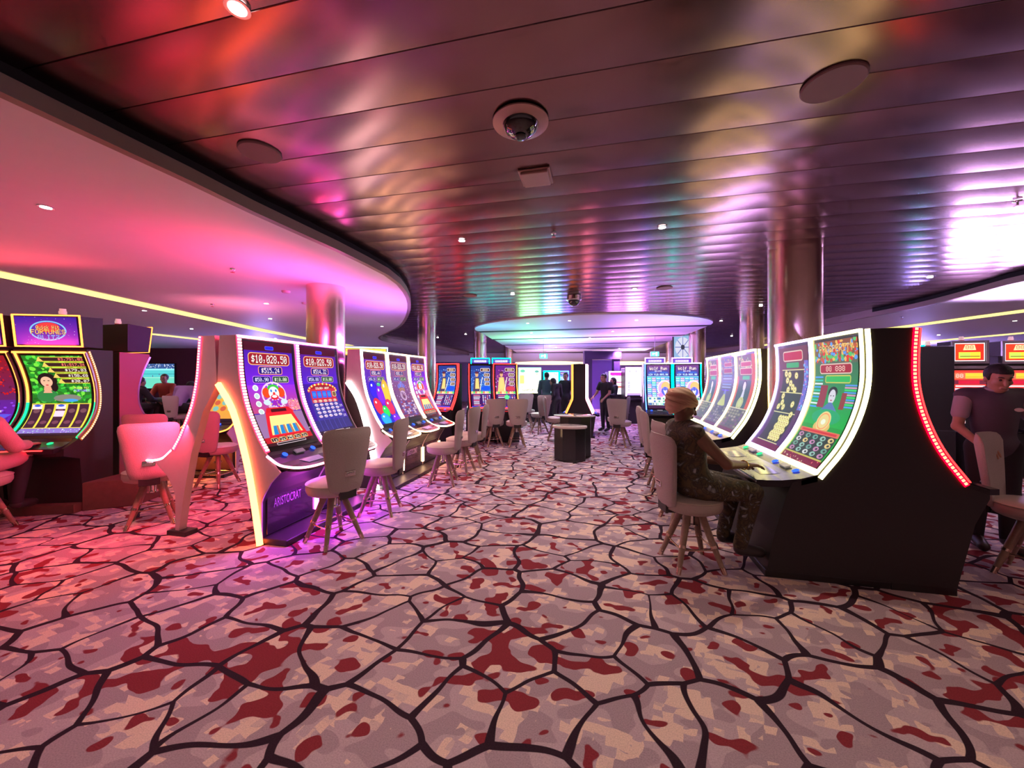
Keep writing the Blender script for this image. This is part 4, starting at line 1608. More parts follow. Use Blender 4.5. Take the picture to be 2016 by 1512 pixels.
    part_obj(('rdr', kind), 'bill_reader', lambda: MB().box((-.01, dy, dz + .004), (.11, .045, .012), rx=slope), mat('grey bill reader', (.15, .13, .15), .3, emit=(.3, .25, .3), strength=.3), r)
    if kind == 'L' and wing:
        for sx, col in wing:
            ed = [(.012, 1.437), (.164 + .012, 1.196), (.306 + .012, .782), (.39 + .012, .418), (.475, .0)]
            x0, x1 = sx * hw, sx * (hw + .032)
            part_obj(('wing', sx) + K, 'wing_light', lambda: edge_strip(ed, min(x0, x1), max(x0, x1), -.046, .042), led(col), r)
    if kind == 'L' and brand:
        me = cached('brand', lambda: text_mesh('ARISTOCRAT', .10))
        o = obj('nameplate', me, mat('faint lilac lettering', (.30, .20, .30), .4), r, loc=(-.06, -.513, .30))
        o.rotation_euler = (math.pi / 2, 0, 0)
        o.scale = (.55, 1.15, 1)
    if kind == 'L' and lower is None:
        part_obj(('post',) + K, 'kick_light', lambda: MB().box((hw - .03, -.520, .23), (.05, .016, .24)), led(glowlamp[2] if glowlamp else 'warm'), r)
    if upglow:
        lamp('added_ceiling_fill', 'AREA', (0, -cur[0][0] + .06, cur[0][1] + .05), upglow[1] * .36, upglow[0], .5, (math.pi - {'L': .95, 'S': -.9, 'Q': .3}.get(kind, .25), 0, 0), parent=r)  # area lamp added to lift the ceiling, in place of the strips' glow
    if infill:
        obj('end_infill', MB().prism_x([(.03, 1.38), (.15, 1.18), (.29, .77), (.37, .41), (.43, .0), (-.02, .0), (-.02, .9)], -hw + .01, -hw + .03), M_DARK, r)
    if glowlamp:
        col, e, _c = glowlamp
        lamp('under_glow', 'AREA', (0, -.62, .60), e, col, .3, (0, 0, 0), parent=r)
    if topper == 'quick':
        t = obj('topper', MB().prism_x([(.12, 1.86), (.36, 1.86), (.40, 2.20), (.12, 2.22)], -.33, .33), M_DARK, r)
        fr = obj('topper_light', MB().box((0, -.368, 1.862), (.66, .014, .014)).box((0, -.405, 2.208), (.66, .014, .014)).box((-.325, -.388, 2.035), (.012, .014, .35), rx=.11)
                 .box((.325, -.388, 2.035), (.012, .014, .35), rx=.11), led('orange'), t)
        flat_screen('topper_display', 'quick_top', .60, .31, t, (0, -.396, 2.035), 1, 1.0, (.115, 0, 0))
        tower(t, .0, -.22, 2.22)
    if topper == 'sign':
        t = obj('topper', MB().box((0, -.14, 1.96), (.5, .10, .16)), M_DARK, r)
        obj('topper_light', MB().box((0, -.195, 2.03), (.5, .012, .022)).box((-.24, -.195, 1.96), (.02, .012, .16)).box((.24, -.195, 1.96), (.02, .012, .16)), led(trim), t)
        flat_screen('topper_display', 'topper', .42, .12, t, (0, -.197, 1.955), 1, 1.2)
    return r


def tower(parent, x, y, z, lit='white'):
    t = obj('candle_lamp', MB().lathe([(.028, 0), (.028, .03), (.034, .03), (.034, .062), (.028, .062), (.028, .09), (.001, .092)], 16, (x, y, z)), mat('candle lamp plastic', (.75, .55, .5), .3, emit=(.6, .4, .4), strength=.6), parent, True)
    obj('lamp_band', MB().lathe([(.035, .002), (.035, .024)], 16, (x, y, z)), M_RED, t)
    return t


def text_mesh(s, size):
    cu = bpy.data.curves.new('lettering', 'FONT')
    cu.body = s
    cu.size = size
    cu.extrude = .0015
    cu.align_x = 'CENTER'
    cu.space_character = 1.02
    o = bpy.data.objects.new('lettering', cu)
    COL.objects.link(o)
    dg = bpy.context.evaluated_depsgraph_get()
    dg.update()
    me = bpy.data.meshes.new_from_object(o.evaluated_get(dg))
    bpy.data.objects.remove(o)
    return me


L1V, L2V, RV = -3.47, -3.41, 2.02
GL1 = 'curved machines in the near left bank'
slot_machine('L', W(L1V, 3.24), RZ_PV, 'curved slot machine with a clown on screen, red and white lights, nearest on the left', GL1, 'clown', ('red', None, 'rose', None), .70, 'rose', True,
             wing=[(-1, 'amber')], glowlamp=((.6, .05, 1), 22, 'magenta'), strength=1.1, upglow=((1, .04, .10), 60))
slot_machine('L', W(L1V, 3.94), RZ_PV, 'curved slot machine with blue squares on screen and magenta dashed lights, beside the clown machine', GL1, 'buffet', ('magenta', None, 'magenta', None), .70, 'rose', True,
             glowlamp=((.45, .03, 1), 26, 'magenta'), strength=1.1, brand=False, upglow=((1, .08, .55), 60))
# the free standing end panel behind the clown machine
r = thing('end_panel', 'tall pale end panel with a red bead light, back to back with the clown machine', 'machine end panel', (*W(L1V, 2.93), 0), RZ_NV)
cur = CUR['L']
pl = [(.216, 1.90)] + list(cur) + [(.66, .712), (.76, .69), (.70, .64), (.60, .56), (.53, .45), (.50, .38), (.50, .03), (.463, .0), (.39, .418), (.306, .782), (.164, 1.196), (.004, 1.443), (.03, 1.90)]
obj('panel_board', MB().prism_x(pl, -.035, .035), M_SIDE, r)
e_ = obj('edge_light', edge_strip(cur, .035, .041, .006, .032), led('red_deep'), r)
obj('edge_beads', edge_strip(cur, .038, .045, .012, .020, True, 133), led('red_bead'), e_)
f_ = obj('front_light', MB().strip(cur, -.03, .03, .001, .008), led('red_deep'), r)
obj('front_beads', bar_curve(cur, -.022, .022, .006, .008, True), led('red_bead'), f_)
obj('deck_light', MB().tube(spline([(0.03, -.55, .81), (0.03, -.66, .73), (0.03, -.78, .70), (0.0, -.95, .69)], 16), .010, 8), led('rose'), r, True)
obj('foot', MB().box((0, -.46, .022), (.12, .22, .044)), M_DARK, r)
lamp('bead_glow', 'AREA', (0, -.45, 1.2), 38, (1, .04, .12), .4, (math.radians(-55), 0, 0), parent=r)
GL2 = 'curved machines in the second left bank'
slot_machine('L', W(L2V, 5.01), RZ_PV, 'curved slot machine with coloured balloons on its screen and thick white side lights', GL2, 'balloon', ('white', 'warm', 'warm', None), .67, 'warm', wing=[(-1, 'white')],
             glowlamp=((.45, .1, 1), 12, 'warm'), strength=1.1, brand=False, upglow=((.9, .12, .9), 60), infill=True)
slot_machine('L', W(L2V, 5.68), RZ_PV, 'curved slot machine with a lilac mosaic screen between the balloon and small clown machines', GL2, 'mosaic', ('warm', 'warm', 'warm', None), .67, 'warm',
             glowlamp=((1, .5, .25), 8, 'warm'), strength=1.0, upglow=((.6, .15, 1), 60))
slot_machine('L', W(L2V, 6.35), RZ_PV, 'curved slot machine with a small clown screen ending the second left bank', GL2, 'clown', ('warm', 'rose', 'warm', None), .67, 'warm',
             glowlamp=((1, .25, .15), 8, 'warm'), strength=1.1, brand=False, step=2, upglow=((.4, .15, 1), 70))

GR1 = 'curved machines in the near right bank'
slot_machine('R', W(RV, 3.62), RZ_NV, 'big curved slot machine with a lady and gold coin on green, double yellowish edge lights', GR1, 'coin_lady', ('yellow', 'yellow', 'yellow', 'yellow'), .70, 'white',
             edge_led=[(1, 'yellow', False)], strength=.85, upglow=None)
slot_machine('R', W(RV, 4.32), RZ_NV, 'curved slot machine with rows of gold coins and lavender edge lights', GR1, 'coin_grid', ('lav', 'lav', 'lav', 'lav'), .70, 'white', button='green', strength=.9)
slot_machine('S', W(RV, 3.62), RZ_PV, 'black machine with a red bead edge light, back to back with the green screen machine', GR1, 'paytable', ('dullred', 'dullred', None, None), .70, 'dullred', edge_led=[(-1, 'dullred', True)], step=4,
             upglow=((.8, .35, .7), 10))
slot_machine('S', W(RV, 4.32), RZ_PV, 'black machine facing the right side just beyond the red bead lit one', GR1, 'paytable', ('dullred', 'dullred', None, None), .70, 'dullred', step=4, upglow=((.6, .35, 1), 12))
GR2 = 'curved machines in the second right bank'
for k, (u, pc, lc) in enumerate(((5.57, 'gold_lady', ('yellow', 'yellow')), (6.31, 'gold_man', ('yellow', 'warm')), (7.05, 'gold_lady', ('warm', 'warm')))):
    slot_machine('R', W(RV, u), RZ_NV, ('curved slot machine with a pale lady over a coin, nearest of the second right bank', 'curved slot machine with a yellow heap on screen, middle of the second right bank',
                 'curved slot machine ending the second right bank beside the cyan edged pair')[k], GR2, pc, (lc[0], lc[1], 'yellow', 'yellow'), .74, 'white', edge_led=[(1, 'yellow', False)] if k == 0 else None, step=2, strength=.85,
                 upglow=((.6, .4, 1), 25))

# pod of red framed machines
GP = 'red framed machines in the far left pod'
RZA, RZB = face_rz(-.42, -.9), face_rz(.22, -.975)
slot_machine('S', (-1.50, 9.5), RZA, 'red framed slot machine turned to the left with a black side panel, far left pod', GP, 'sage', ('dullred', 'dullred', 'dullred', 'dullred'), .62, 'dullred', edge_led=[(1, 'dullred', False)], step=2, strength=1.2)
slot_machine('S', (-.80, 9.55), RZB, 'red framed slot machine with a blue screen of a robed man, far left pod', GP, 'sage', ('dullred', 'dullred', None, 'dullred'), .60, 'dullred', step=2, strength=1.2)
slot_machine('S', (-.20, 9.42), RZB, 'red framed slot machine with a purple screen of a dancer, far left pod', GP, 'dancer', ('dullred', 'orange', 'dullred', 'dullred'), .60, 'dullred', step=2, strength=1.2)
for x, lab in ((-.84, 'above the robed man machine'), (-.28, 'above the dancer machine')):
    slot_machine('R', (x, 10.4), face_rz(0, -1), 'machine behind the red pod with a teal lit sign %s' % lab, 'machines behind the red pod', 'pale_teal', ('teal', 'teal', 'teal', None), .62, 'teal', topper='sign', step=2, upglow=((.1, .5, .8), 40))
GW = 'cyan edged machines facing the aisle at far right'
slot_machine('R', (3.46, 9.2), RZ_NU, 'slot machine with a wolf game and cyan edge lights, left of the far right pair', GW, 'wolf', ('blue', 'teal', 'lav', None), .62, 'blue', step=2, strength=1.5, upglow=((.25, .2, 1), 45))
slot_machine('R', (4.07, 9.06), RZ_NU, 'slot machine with a wolf game and cyan edge lights, right of the far right pair', GW, 'wolf', ('teal', 'teal', 'lav', None), .62, 'blue', step=2, strength=1.5, upglow=((.15, .3, 1), 45), side_mat=mat('blue lit side', (.05, .06, .3), .4))
for x, lab in ((3.75, 'left'), (4.45, 'right')):
    slot_machine('R', (x, 10.2), RZ_NU, 'machine behind the wolf pair with a pink lit sign, on its %s' % lab, 'machines behind the wolf pair', 'pink_slot', ('pink', 'pink', 'pink', None), .62, 'pink', topper='sign', step=2, upglow=((.5, .2, 1), 45))
# back-to-back pair seen end on in the middle of the aisle
obx, oby = W(-.50, 10.2)
slot_machine('O', (obx, oby), RZ_NV, 'dark end-on machine with a red neon edge, left half of the island behind the pedestal', 'end-on island machines', 'wolf', ('orange', 'orange', None, None), .62, 'orange', step=4, edge_led=[(1, 'orange', False)])
slot_machine('O', (obx, oby), RZ_PV, 'dark end-on machine with a pinkish neon edge, right half of the island behind the pedestal', 'end-on island machines', 'wolf', ('rose', 'rose', None, None), .62, 'rose', step=4, edge_led=[(-1, 'rose', False)])
# far screens
for (px, py0, py1, wpx, D, pc, col, lab) in ((1043, 725, 776, 42, 13.5, 'pale_green', 'mint', 'tall pale green screen machine left of the far crowd'), (1086, 731, 776, 30, 14.2, 'pale_teal', 'teal', 'pale teal screen machine behind the far crowd'),
                                            (1214, 732, 778, 28, 13.5, 'pink_slot', 'pink', 'pink and white screen machine right of the man in black'), (1248, 724, 780, 30, 13.0, 'white_bingo', 'pink', 'bright white screen machine left of the wolf pair'),
                                            (1110, 731, 770, 18, 15.5, 'wolf', 'blue', 'narrow blue screen machine just left of the dark island')):
    x = (px - 1008) / 760 * D
    zt, zb = EYE + (745 - py0) / 760 * D, EYE + (745 - py1) / 760 * D
    wd = wpx / 760 * D
    r = thing('slot_machine', lab, 'slot machine', (x, D, 0), 0, 'bright upright machines at the far end')
    obj('cabinet', MB().box((0, .25, zt / 2), (wd + .08, .45, zt)).box((0, .1, .38), (wd + .1, .7, .76)), M_DARK, r, bevel=.01)
    flat_screen('display', pc, wd - .06, zt - zb - .06, r, (0, .015, (zt + zb) / 2), 1, 1.8)
    lamp('added_ceiling_fill', 'AREA', (0, -.1, zt + .1), 55, {'mint': (.2, 1, .35), 'teal': (.1, .8, 1), 'pink': (.7, .2, 1), 'blue': (.3, .15, 1)}[col], .6, (math.pi, 0, 0), parent=r)  # added area lamp tinting the ceiling above the screen
    obj('frame_light', MB().box((-wd / 2, .01, (zt + zb) / 2), (.04, .03, zt - zb)).box((wd / 2, .01, (zt + zb) / 2), (.04, .03, zt - zb)).box((0, .01, zt), (wd + .04, .03, .04)), led(col), r)
    obj('button_deck', MB().box((0, -.22, .80), (wd, .3, .05)), M_DECK, r)

# left pod with toppers
GQ = 'topper machines in the left pod'
rq = face_rz(.20, -.98)
slot_machine('Q', (-6.02, 4.62), face_rz(.14, -.99), 'slot machine with a red and purple fortune screen and topper at the left edge', GQ, 'quick_red', ('orange', 'orange', 'orange', None), .70, 'dullred', topper='quick', button='green', strength=1.2, upglow=((1, .08, .08), 40))
slot_machine('Q', (-5.27, 4.72), face_rz(.14, -.99), 'slot machine with a green jungle screen of a dark haired woman and money totals', GQ, 'quick_green', ('orange', 'orange', 'orange', None), .72, 'dullred', topper='quick', button='green',
             strength=1.2, edge_led=[(1, 'orange', True)], upglow=((1, .06, .12), 50))
q3 = slot_machine('Q', (-5.42, 5.05), face_rz(.22, .97), 'slot machine seen from behind with its dark topper turned away, in the left pod', GQ, 'quick_red', ('dullred', 'dullred', None, None), .70, 'dullred', topper='quick', step=2, side_mat=mat('rose side', (.35, .15, .17), .4))
slot_machine('L', (-4.72, 6.55), face_rz(.05, -1), 'slot machine with a yellow screen seen through the opening behind the clown machine', 'machines beyond the near left bank', 'yellow', (None, None, None, None), .72, 'orange', brand=False,
             strength=1.1, glowlamp=((1, .3, .08), 16, 'warm'), upglow=((1, .2, .3), 60), lower=M_BROWN)
obj_p = tag(obj('pod_platform', MB().prism_z([(-4.86, 4.36), (-4.42, 4.56), (-4.50, 5.05), (-4.86, 4.98)], 0, .32), M_BROWN, bevel=.01), 'brown laminate box platform on the floor at the corner of the left pod', 'platform')

# right row with toppers behind the uniformed man
for k, x in enumerate((7.22, 8.02)):
    r = thing('slot_machine', ('upright slot machine with red and yellow paytables just left of the uniformed man', 'upright slot machine with red and yellow paytables directly behind the uniformed man')[k], 'slot machine', (x, 6.1, 0),
              face_rz(-.25, -.97), 'red paytable machines on the right', scale=.93)
    obj('cabinet', MB().box((0, .22, 1.0), (.56, .45, 2.0)).box((0, 0, .36), (.56, .66, .72)), M_DARK, r, bevel=.012)
    obj('chrome_frame', MB().box((-.25, -.015, 1.35), (.05, .03, .86)).box((.25, -.015, 1.35), (.05, .03, .86)).box((0, -.015, 1.80), (.55, .03, .05)).box((0, -.015, 1.88), (.5, .03, .03))
        .box((-.23, -.015, 2.06), (.035, .03, .36)).box((.23, -.015, 2.06), (.035, .03, .36)).box((0, -.015, 2.24), (.5, .03, .03)), M_SILVER, r)
    obj('topper', MB().box((0, .15, 2.06), (.48, .3, .38)), M_DARK, r)
    flat_screen('topper_display', 'paytable_top', .41, .31, r, (0, -.012, 2.06), 1, 1.1)
    flat_screen('display', 'paytable', .44, .74, r, (0, -.012, 1.38), 1, 1.1)
    obj('button_deck', MB().box((0, -.36, .76), (.56, .22, .05)), M_DECK, r)
    flat_screen('ticket_display', 'paytable_top', .12, .1, r, (-.12, -.02, .9), 1, 1.2)
    tower(r, 0, .15, 2.25)
    lamp('added_ceiling_fill', 'AREA', (0, -.1, 2.32), 38, (.65, .42, .95), .5, (math.pi + .9, 0, 0), parent=r)  # added lilac area lamp brightening the right white ceiling
r = thing('slot_machine', 'tall dark machine side with a teal lamp on top, left of the red paytable machines', 'slot machine', (6.62, 6.15, 0), face_rz(.25, .97), 'red paytable machines on the right')
obj('cabinet', MB().box((0, 0, 1.0), (.42, .4, 2.0)).box((0, -.05, .35), (.44, .52, .7)), M_DARK, r, bevel=.012)
tower(r, 0, 0, 2.0)
obj('lamp_light', MB().box((.1, -.05, 2.015), (.2, .05, .03)), led('teal'), r)

r = thing('slot_machine', 'wide cabinet with a yellow sign framed in ice blue, behind the second left bank', 'slot machine', (-3.45, 9.0, 0), face_rz(.3, -.95), 'machines beyond the near left bank')
obj('cabinet', MB().box((0, 0, 1.0), (1.0, .5, 2.0)), M_DARK, r, bevel=.01)
t = obj('topper', MB().box((0, 0, 2.11), (1.06, .14, .22)), M_DARK, r)
obj('topper_light', MB().box((0, -.08, 2.215), (1.06, .02, .025)).box((-.52, -.08, 2.11), (.02, .02, .2)).box((.52, -.08, 2.11), (.02, .02, .2)), glow('ice light', (.45, .8, 1), 5), t)
flat_screen('topper_display', 'yellow', .98, .16, t, (0, -.075, 2.11), 4, 1.4)

# ------------------------------------------------------------------ stools
def make_stool():
    t = thing('casino_stool', 'taupe upholstered swivel stool', 'stool')
    prof = [(.02, .445), (.19, .447), (.222, .462), (.235, .49), (.236, .525), (.228, .552), (.20, .568), (.12, .574), (.001, .575)]
    s = obj('seat', MB().lathe(prof, 40, sx=1.0, sy=.98), M_VINYL, t, True)
    obj('piping', MB().tube([(.233 * math.cos(a), .229 * math.sin(a), .547) for a in np.linspace(0, 2 * math.pi, 40, endpoint=False)], .006, 6, closed=True), M_PIPE, s, True)
    rings = []
    rows = [(.48, .05), (.487, .10), (.505, .145), (.56, .165), (.66, .185), (.78, .205), (.90, .222), (.99, .234), (1.03, .226), (1.052, .205), (1.06, .16)]
    for z, hw in rows:
        th = .026 if z < 1.0 else .026 * max(.3, (1.075 - z) / .075)
        if z < .5:
            th = .015
        y0 = .215 + (z - .48) * .13
        ring = []
        for k in range(28):
            a = 2 * math.pi * k / 28
            ca, sa = math.cos(a), math.sin(a)
            x = hw * math.copysign(abs(ca) ** .45, ca)
            y = th * math.copysign(abs(sa) ** .6, sa)
            ring.append((x, y0 + y - 1.1 * x * x, z))
        rings.append(ring)
    b = obj('backrest', MB().rings(rings), M_VINYLB, t, True)
    obj('pull_handle', MB().box((0, .262, .66), (.10, .012, .05)).box((0, .270, .66), (.07, .012, .022)), M_CHROME, b, bevel=.004)
    obj('back_bracket', MB().box((0, .225, .50), (.16, .02, .13)).box((0, .12, .44), (.10, .22, .02)), M_DARK, t)
    obj('swivel_column', MB().lathe([(.09, .425), (.09, .447), (.03, .425), (.03, .33), (.05, .33), (.05, .318)], 20), M_CHROME, t, True)
    for i in range(4):
        a = math.pi / 4 + i * math.pi / 2
        d = (math.cos(a), math.sin(a))
        leg = obj('leg', MB().tube([(d[0] * .075, d[1] * .075, .43), (d[0] * .16, d[1] * .16, .22), (d[0] * .25, d[1] * .25, 0.0)], [.030, .025, .017], 12), M_WOOD, t, True)
        q = .175
        obj('foot_cap', MB().tube([(d[0] * .232, d[1] * .232, .05), (d[0] * .252, d[1] * .252, 0.0)], [.0205, .0185], 12), M_BRASS, leg, True)
        obj('collar', MB().tube([(d[0] * .170, d[1] * .170, .20), (d[0] * .178, d[1] * .178, .18)], [.0275, .0275], 12), M_BRASS, leg, True)
    pts = [(math.cos(math.pi / 4 + i * math.pi / 2) * .187, math.sin(math.pi / 4 + i * math.pi / 2) * .187, .165) for i in range(4)]
    fr = MB()
    for i in range(4):
        fr.tube([pts[i], pts[(i + 1) % 4]], .0065, 8)
    obj('footrest_ring', fr, M_BRASS, t, True)
    return t


ST0 = make_stool()
_used = [0]


def stool(x, y, rz, label, group):
    """rz: direction the sitter faces = local -Y"""
    if not _used[0]:
        _used[0] = 1
        ST0.location = (x, y, 0)
        ST0.rotation_euler = (0, 0, rz)
        ST0['label'] = label
        ST0['group'] = group
        return ST0
    return dup(ST0, (x, y, 0), rz, label, group)


def fz(v, u, dv, du, lab, grp):       # in aisle coordinates, facing (dv, du)
    x, y = W(v, u)
    fx, fy = dv * CA + du * SA, du * CA - dv * SA
    return stool(x, y, face_rz(fx, fy), 'taupe upholstered swivel stool ' + lab, grp)


SL, SR, SF = 'stools along the left banks', 'stools along the right banks', 'stools around the far machines'
fz(-2.40, 3.12, -.92, .38, 'with its back to the aisle, in front of the clown machine', SL)
fz(-2.40, 3.90, -.97, -.22, 'in front of the machine with blue squares', SL)
fz(-2.17, 5.14, -.98, -.2, 'in front of the balloon machine, nearest of the second left bank', SL)
fz(-2.15, 5.80, -1, .05, 'in front of the mosaic machine', SL)
fz(-2.15, 6.32, -.97, -.2, 'in front of the small clown machine', SL)
fz(-4.55, 3.10, -.76, .65, 'lit bright pink, behind the red beaded end machine', SL)
stool(-4.62, 5.0, face_rz(-.3, .95), 'taupe upholstered swivel stool behind the bright pink lit one', SL)
stool(-4.15, 5.45, face_rz(.1, 1), 'taupe upholstered swivel stool seen through the wing opening by the yellow screen', SL)
fz(.72, 3.37, .97, .22, 'carrying the woman in the headwrap', SR)
fz(.84, 4.30, .97, .15, 'right behind the headwrap woman\'s stool', SR)
fz(.84, 5.55, 1, 0, 'third along the right banks, behind the headwrap woman', SR)
fz(.86, 6.35, 1, -.1, 'fourth along the right banks, nearest the wolf machines', SR)
stool(3.95, 2.90, face_rz(.45, -.9), 'taupe upholstered swivel stool cut by the right edge, in front of the uniformed man', SR)
stool(4.75, 3.15, face_rz(.3, -1), 'taupe upholstered swivel stool just past the right edge behind the nearer one', SR)
stool(-.42, 8.62, face_rz(-.35, .95), 'taupe upholstered swivel stool in front of the dancer machine', SF)
stool(.10, 8.55, face_rz(-.1, 1), 'taupe upholstered swivel stool right of the dancer machine', SF)
stool(2.40, 8.55, face_rz(.55, .8), 'taupe upholstered swivel stool left of the wolf machines', SF)
stool(2.55, 9.35, face_rz(-.9, .3), 'taupe upholstered swivel stool beside the man in black', SF)
stool(1.05, 9.35, face_rz(.9, -.1), 'taupe upholstered swivel stool left of the end-on island', SF)
stool(.75, 10.5, face_rz(-.5, .8), 'taupe upholstered swivel stool in front of the far crowd', SF)
stool(.45, 11.6, face_rz(.2, 1), 'taupe upholstered swivel stool in front of the pale green screen', SF)
stool(-5.18, 3.72, face_rz(-.25, .95), 'taupe upholstered swivel stool carrying the sweater player at the left edge', SL)
stool(-7.9, 10.0, face_rz(-.6, 1), 'taupe upholstered swivel stool, empty, at the end of the gaming table', SF)

# ------------------------------------------------------------------ pedestal, table, television
r = thing('waste_pedestal', 'black faceted pedestal with two pale oval tops standing in the aisle', 'pedestal', (1.12, 7.2, 0), -ANG)
M_TOP = mat('pale stone top', (.62, .52, .46), .12, coat=.5)
hexa = lambda rx, ry, n=8, o=.3927: [(rx * math.cos(o + 2 * math.pi * k / n), ry * math.sin(o + 2 * math.pi * k / n)) for k in range(n)]
obj('front_body', MB().prism_z(hexa(.30, .24), .03, .60), M_BLACK, r, bevel=.004, loc=(-.03, -.12, 0))
obj('rear_body', MB().prism_z(hexa(.31, .22), .03, .775), M_BLACK, r, bevel=.004, loc=(.05, .22, 0))
obj('lower_top', MB().lathe([(.30, 0), (.315, .012), (.315, .04), (.30, .052), (.001, .053)], 40, sy=.62), M_TOP, r, True, loc=(-.03, -.20, .60))
obj('upper_top', MB().lathe([(.37, 0), (.395, .012), (.395, .022), (.38, .03), (.001, .031)], 48, sy=.62), M_TOP, r, True, loc=(.03, .20, .775))
obj('foot', MB().prism_z(hexa(.27, .38), 0, .03), M_DARK, r)

r = thing('gaming_table', 'dark gaming table with players leaning over it below the television', 'table', (-9.35, 10.95, 0), .1)
obj('table_top', MB().lathe([(.9, .0), (1.0, .02), (1.0, .07), (.95, .09), (.001, .09)], 40, sy=.6), mat('dark green felt', (.03, .06, .05), .8), r, True, loc=(0, 0, .86))
obj('pedestal', MB().box((0, 0, .43), (.9, .5, .86)), M_DARK, r, bevel=.02)
obj('chip_tray', MB().box((.2, -.25, .96), (.4, .16, .03)), mat('pale chips', (.7, .6, .65), .4), r)
r = thing('television', 'wall television showing a pale green sports field', 'television', (-15.0, 16.42, 1.60), 0)
obj('casing', MB().box((0, 0, 0), (1.40, .06, 1.10)), M_BLACK, r, bevel=.006)
flat_screen('screen', 'sports', 1.33, 1.04, r, (0, -.035, 0), 1, 1.0)
r = thing('wheel_display', 'pale blue wheel screen hanging between the far right columns', 'display', (5.75, 13.0, 2.55), .0)
obj('casing', MB().box((0, .03, 0), (.66, .06, .84)), M_BLACK, r)
flat_screen('screen', 'wheel', .6, .78, r, (0, -.005, 0), 1, .8)



# ------------------------------------------------------------------ people
def capsule(P, a, b, ra, rb):
    a, b = np.array(a), np.array(b)
    ab = b - a
    t = np.clip(((P - a) @ ab) / (ab @ ab + 1e-12), 0, 1)
    return np.linalg.norm(P - a - t[:, None] * ab, axis=1) - (ra + (rb - ra) * t)


def ellip(P, c, r, R=None):
    q = P - np.array(c)
    if R is not None:
        q = q @ R
    r = np.array(r)
    k0 = np.linalg.norm(q / r, axis=1)
    k1 = np.linalg.norm(q / (r * r), axis=1) + 1e-9
    return k0 * (k0 - 1) / k1


def smin(a, b, k):
    h = np.clip(.5 + .5 * (b - a) / k, 0, 1)
    return b + (a - b) * h - k * h * (1 - h)


def field(P, prims, grow=0.0):
    d = None
    for p in prims:
        if p[0] == 'c':
            q = capsule(P, p[1], p[2], p[3], p[4])
        else:
            q = ellip(P, p[1], p[2], p[3] if len(p) > 3 else None)
        k = .03
        if len(p) > 5:
            k = p[5]
        elif p[0] == 'e' and len(p) > 4:
            k = p[4]
        d = q if d is None else smin(d, q, k)
    return d - grow


def surface(fn, lo, hi, h):
    lo, hi = np.array(lo, float), np.array(hi, float)
    n = np.maximum(3, np.ceil((hi - lo) / h).astype(int) + 1)
    ax = [lo[i] + h * np.arange(n[i]) for i in range(3)]
    G = np.stack(np.meshgrid(*ax, indexing='ij'), -1)
    D = fn(G.reshape(-1, 3)).reshape(n)
    S = D < 0
    cs = tuple(n - 1)
    acc = np.zeros(cs + (3,))
    cnt = np.zeros(cs)
    corners = [(i, j, k) for i in (0, 1) for j in (0, 1) for k in (0, 1)]

    def sl(o):
        return tuple(slice(o[i], o[i] + cs[i]) for i in range(3))
    for a in corners:
        for ax_ in range(3):
            if a[ax_]:
                continue
            b = list(a)
            b[ax_] = 1
            b = tuple(b)
            da, db = D[sl(a)], D[sl(b)]
            cr = (da < 0) != (db < 0)
            t = np.where(cr, da / (da - db + 1e-12 * (da == db)), 0)
            p = np.zeros(cs + (3,))
            for k in range(3):
                p[..., k] = a[k]
            p[..., ax_] += t
            acc += p * cr[..., None]
            cnt += cr
    act = cnt > 0
    ids = -np.ones(cs, int)
    ids[act] = np.arange(act.sum())
    I = np.argwhere(act)
    V = lo + h * (I + acc[act] / cnt[act][:, None])
    F = []
    for ax_ in range(3):
        o1, o2 = [(1, 2), (2, 0), (0, 1)][ax_]
        a = [slice(None)] * 3
        b = [slice(None)] * 3
        a[ax_] = slice(0, -1)
        b[ax_] = slice(1, None)
        ch = S[tuple(a)] != S[tuple(b)]
        E = np.argwhere(ch)
        ok = (E[:, o1] > 0) & (E[:, o2] > 0) & (E[:, o1] < cs[o1]) & (E[:, o2] < cs[o2])
        E = E[ok]
        q = []
        for (d1, d2) in ((0, 0), (1, 0), (1, 1), (0, 1)):
            c = E.copy()
            c[:, o1] -= d1
            c[:, o2] -= d2
            q.append(ids[c[:, 0], c[:, 1], c[:, 2]])
        q = np.stack(q, -1)
        flip = S[tuple(E.T)]
        q[~flip] = q[~flip][:, ::-1]
        F.append(q)
    F = np.concatenate(F)
    F = F[(F >= 0).all(1)]
    return V, F


def np_mesh(name, pieces):
    Vs, Fs, n = [], [], 0
    for V, F in pieces:
        Vs.append(V)
        Fs.append(F + n)
        n += len(V)
    V, F = np.concatenate(Vs), np.concatenate(Fs)
    me = bpy.data.meshes.new(name)
    me.from_pydata(V.tolist(), [], F.tolist())
    me.update()
    bmfix(me)
    for p in me.polygons:
        p.use_smooth = True
    return me


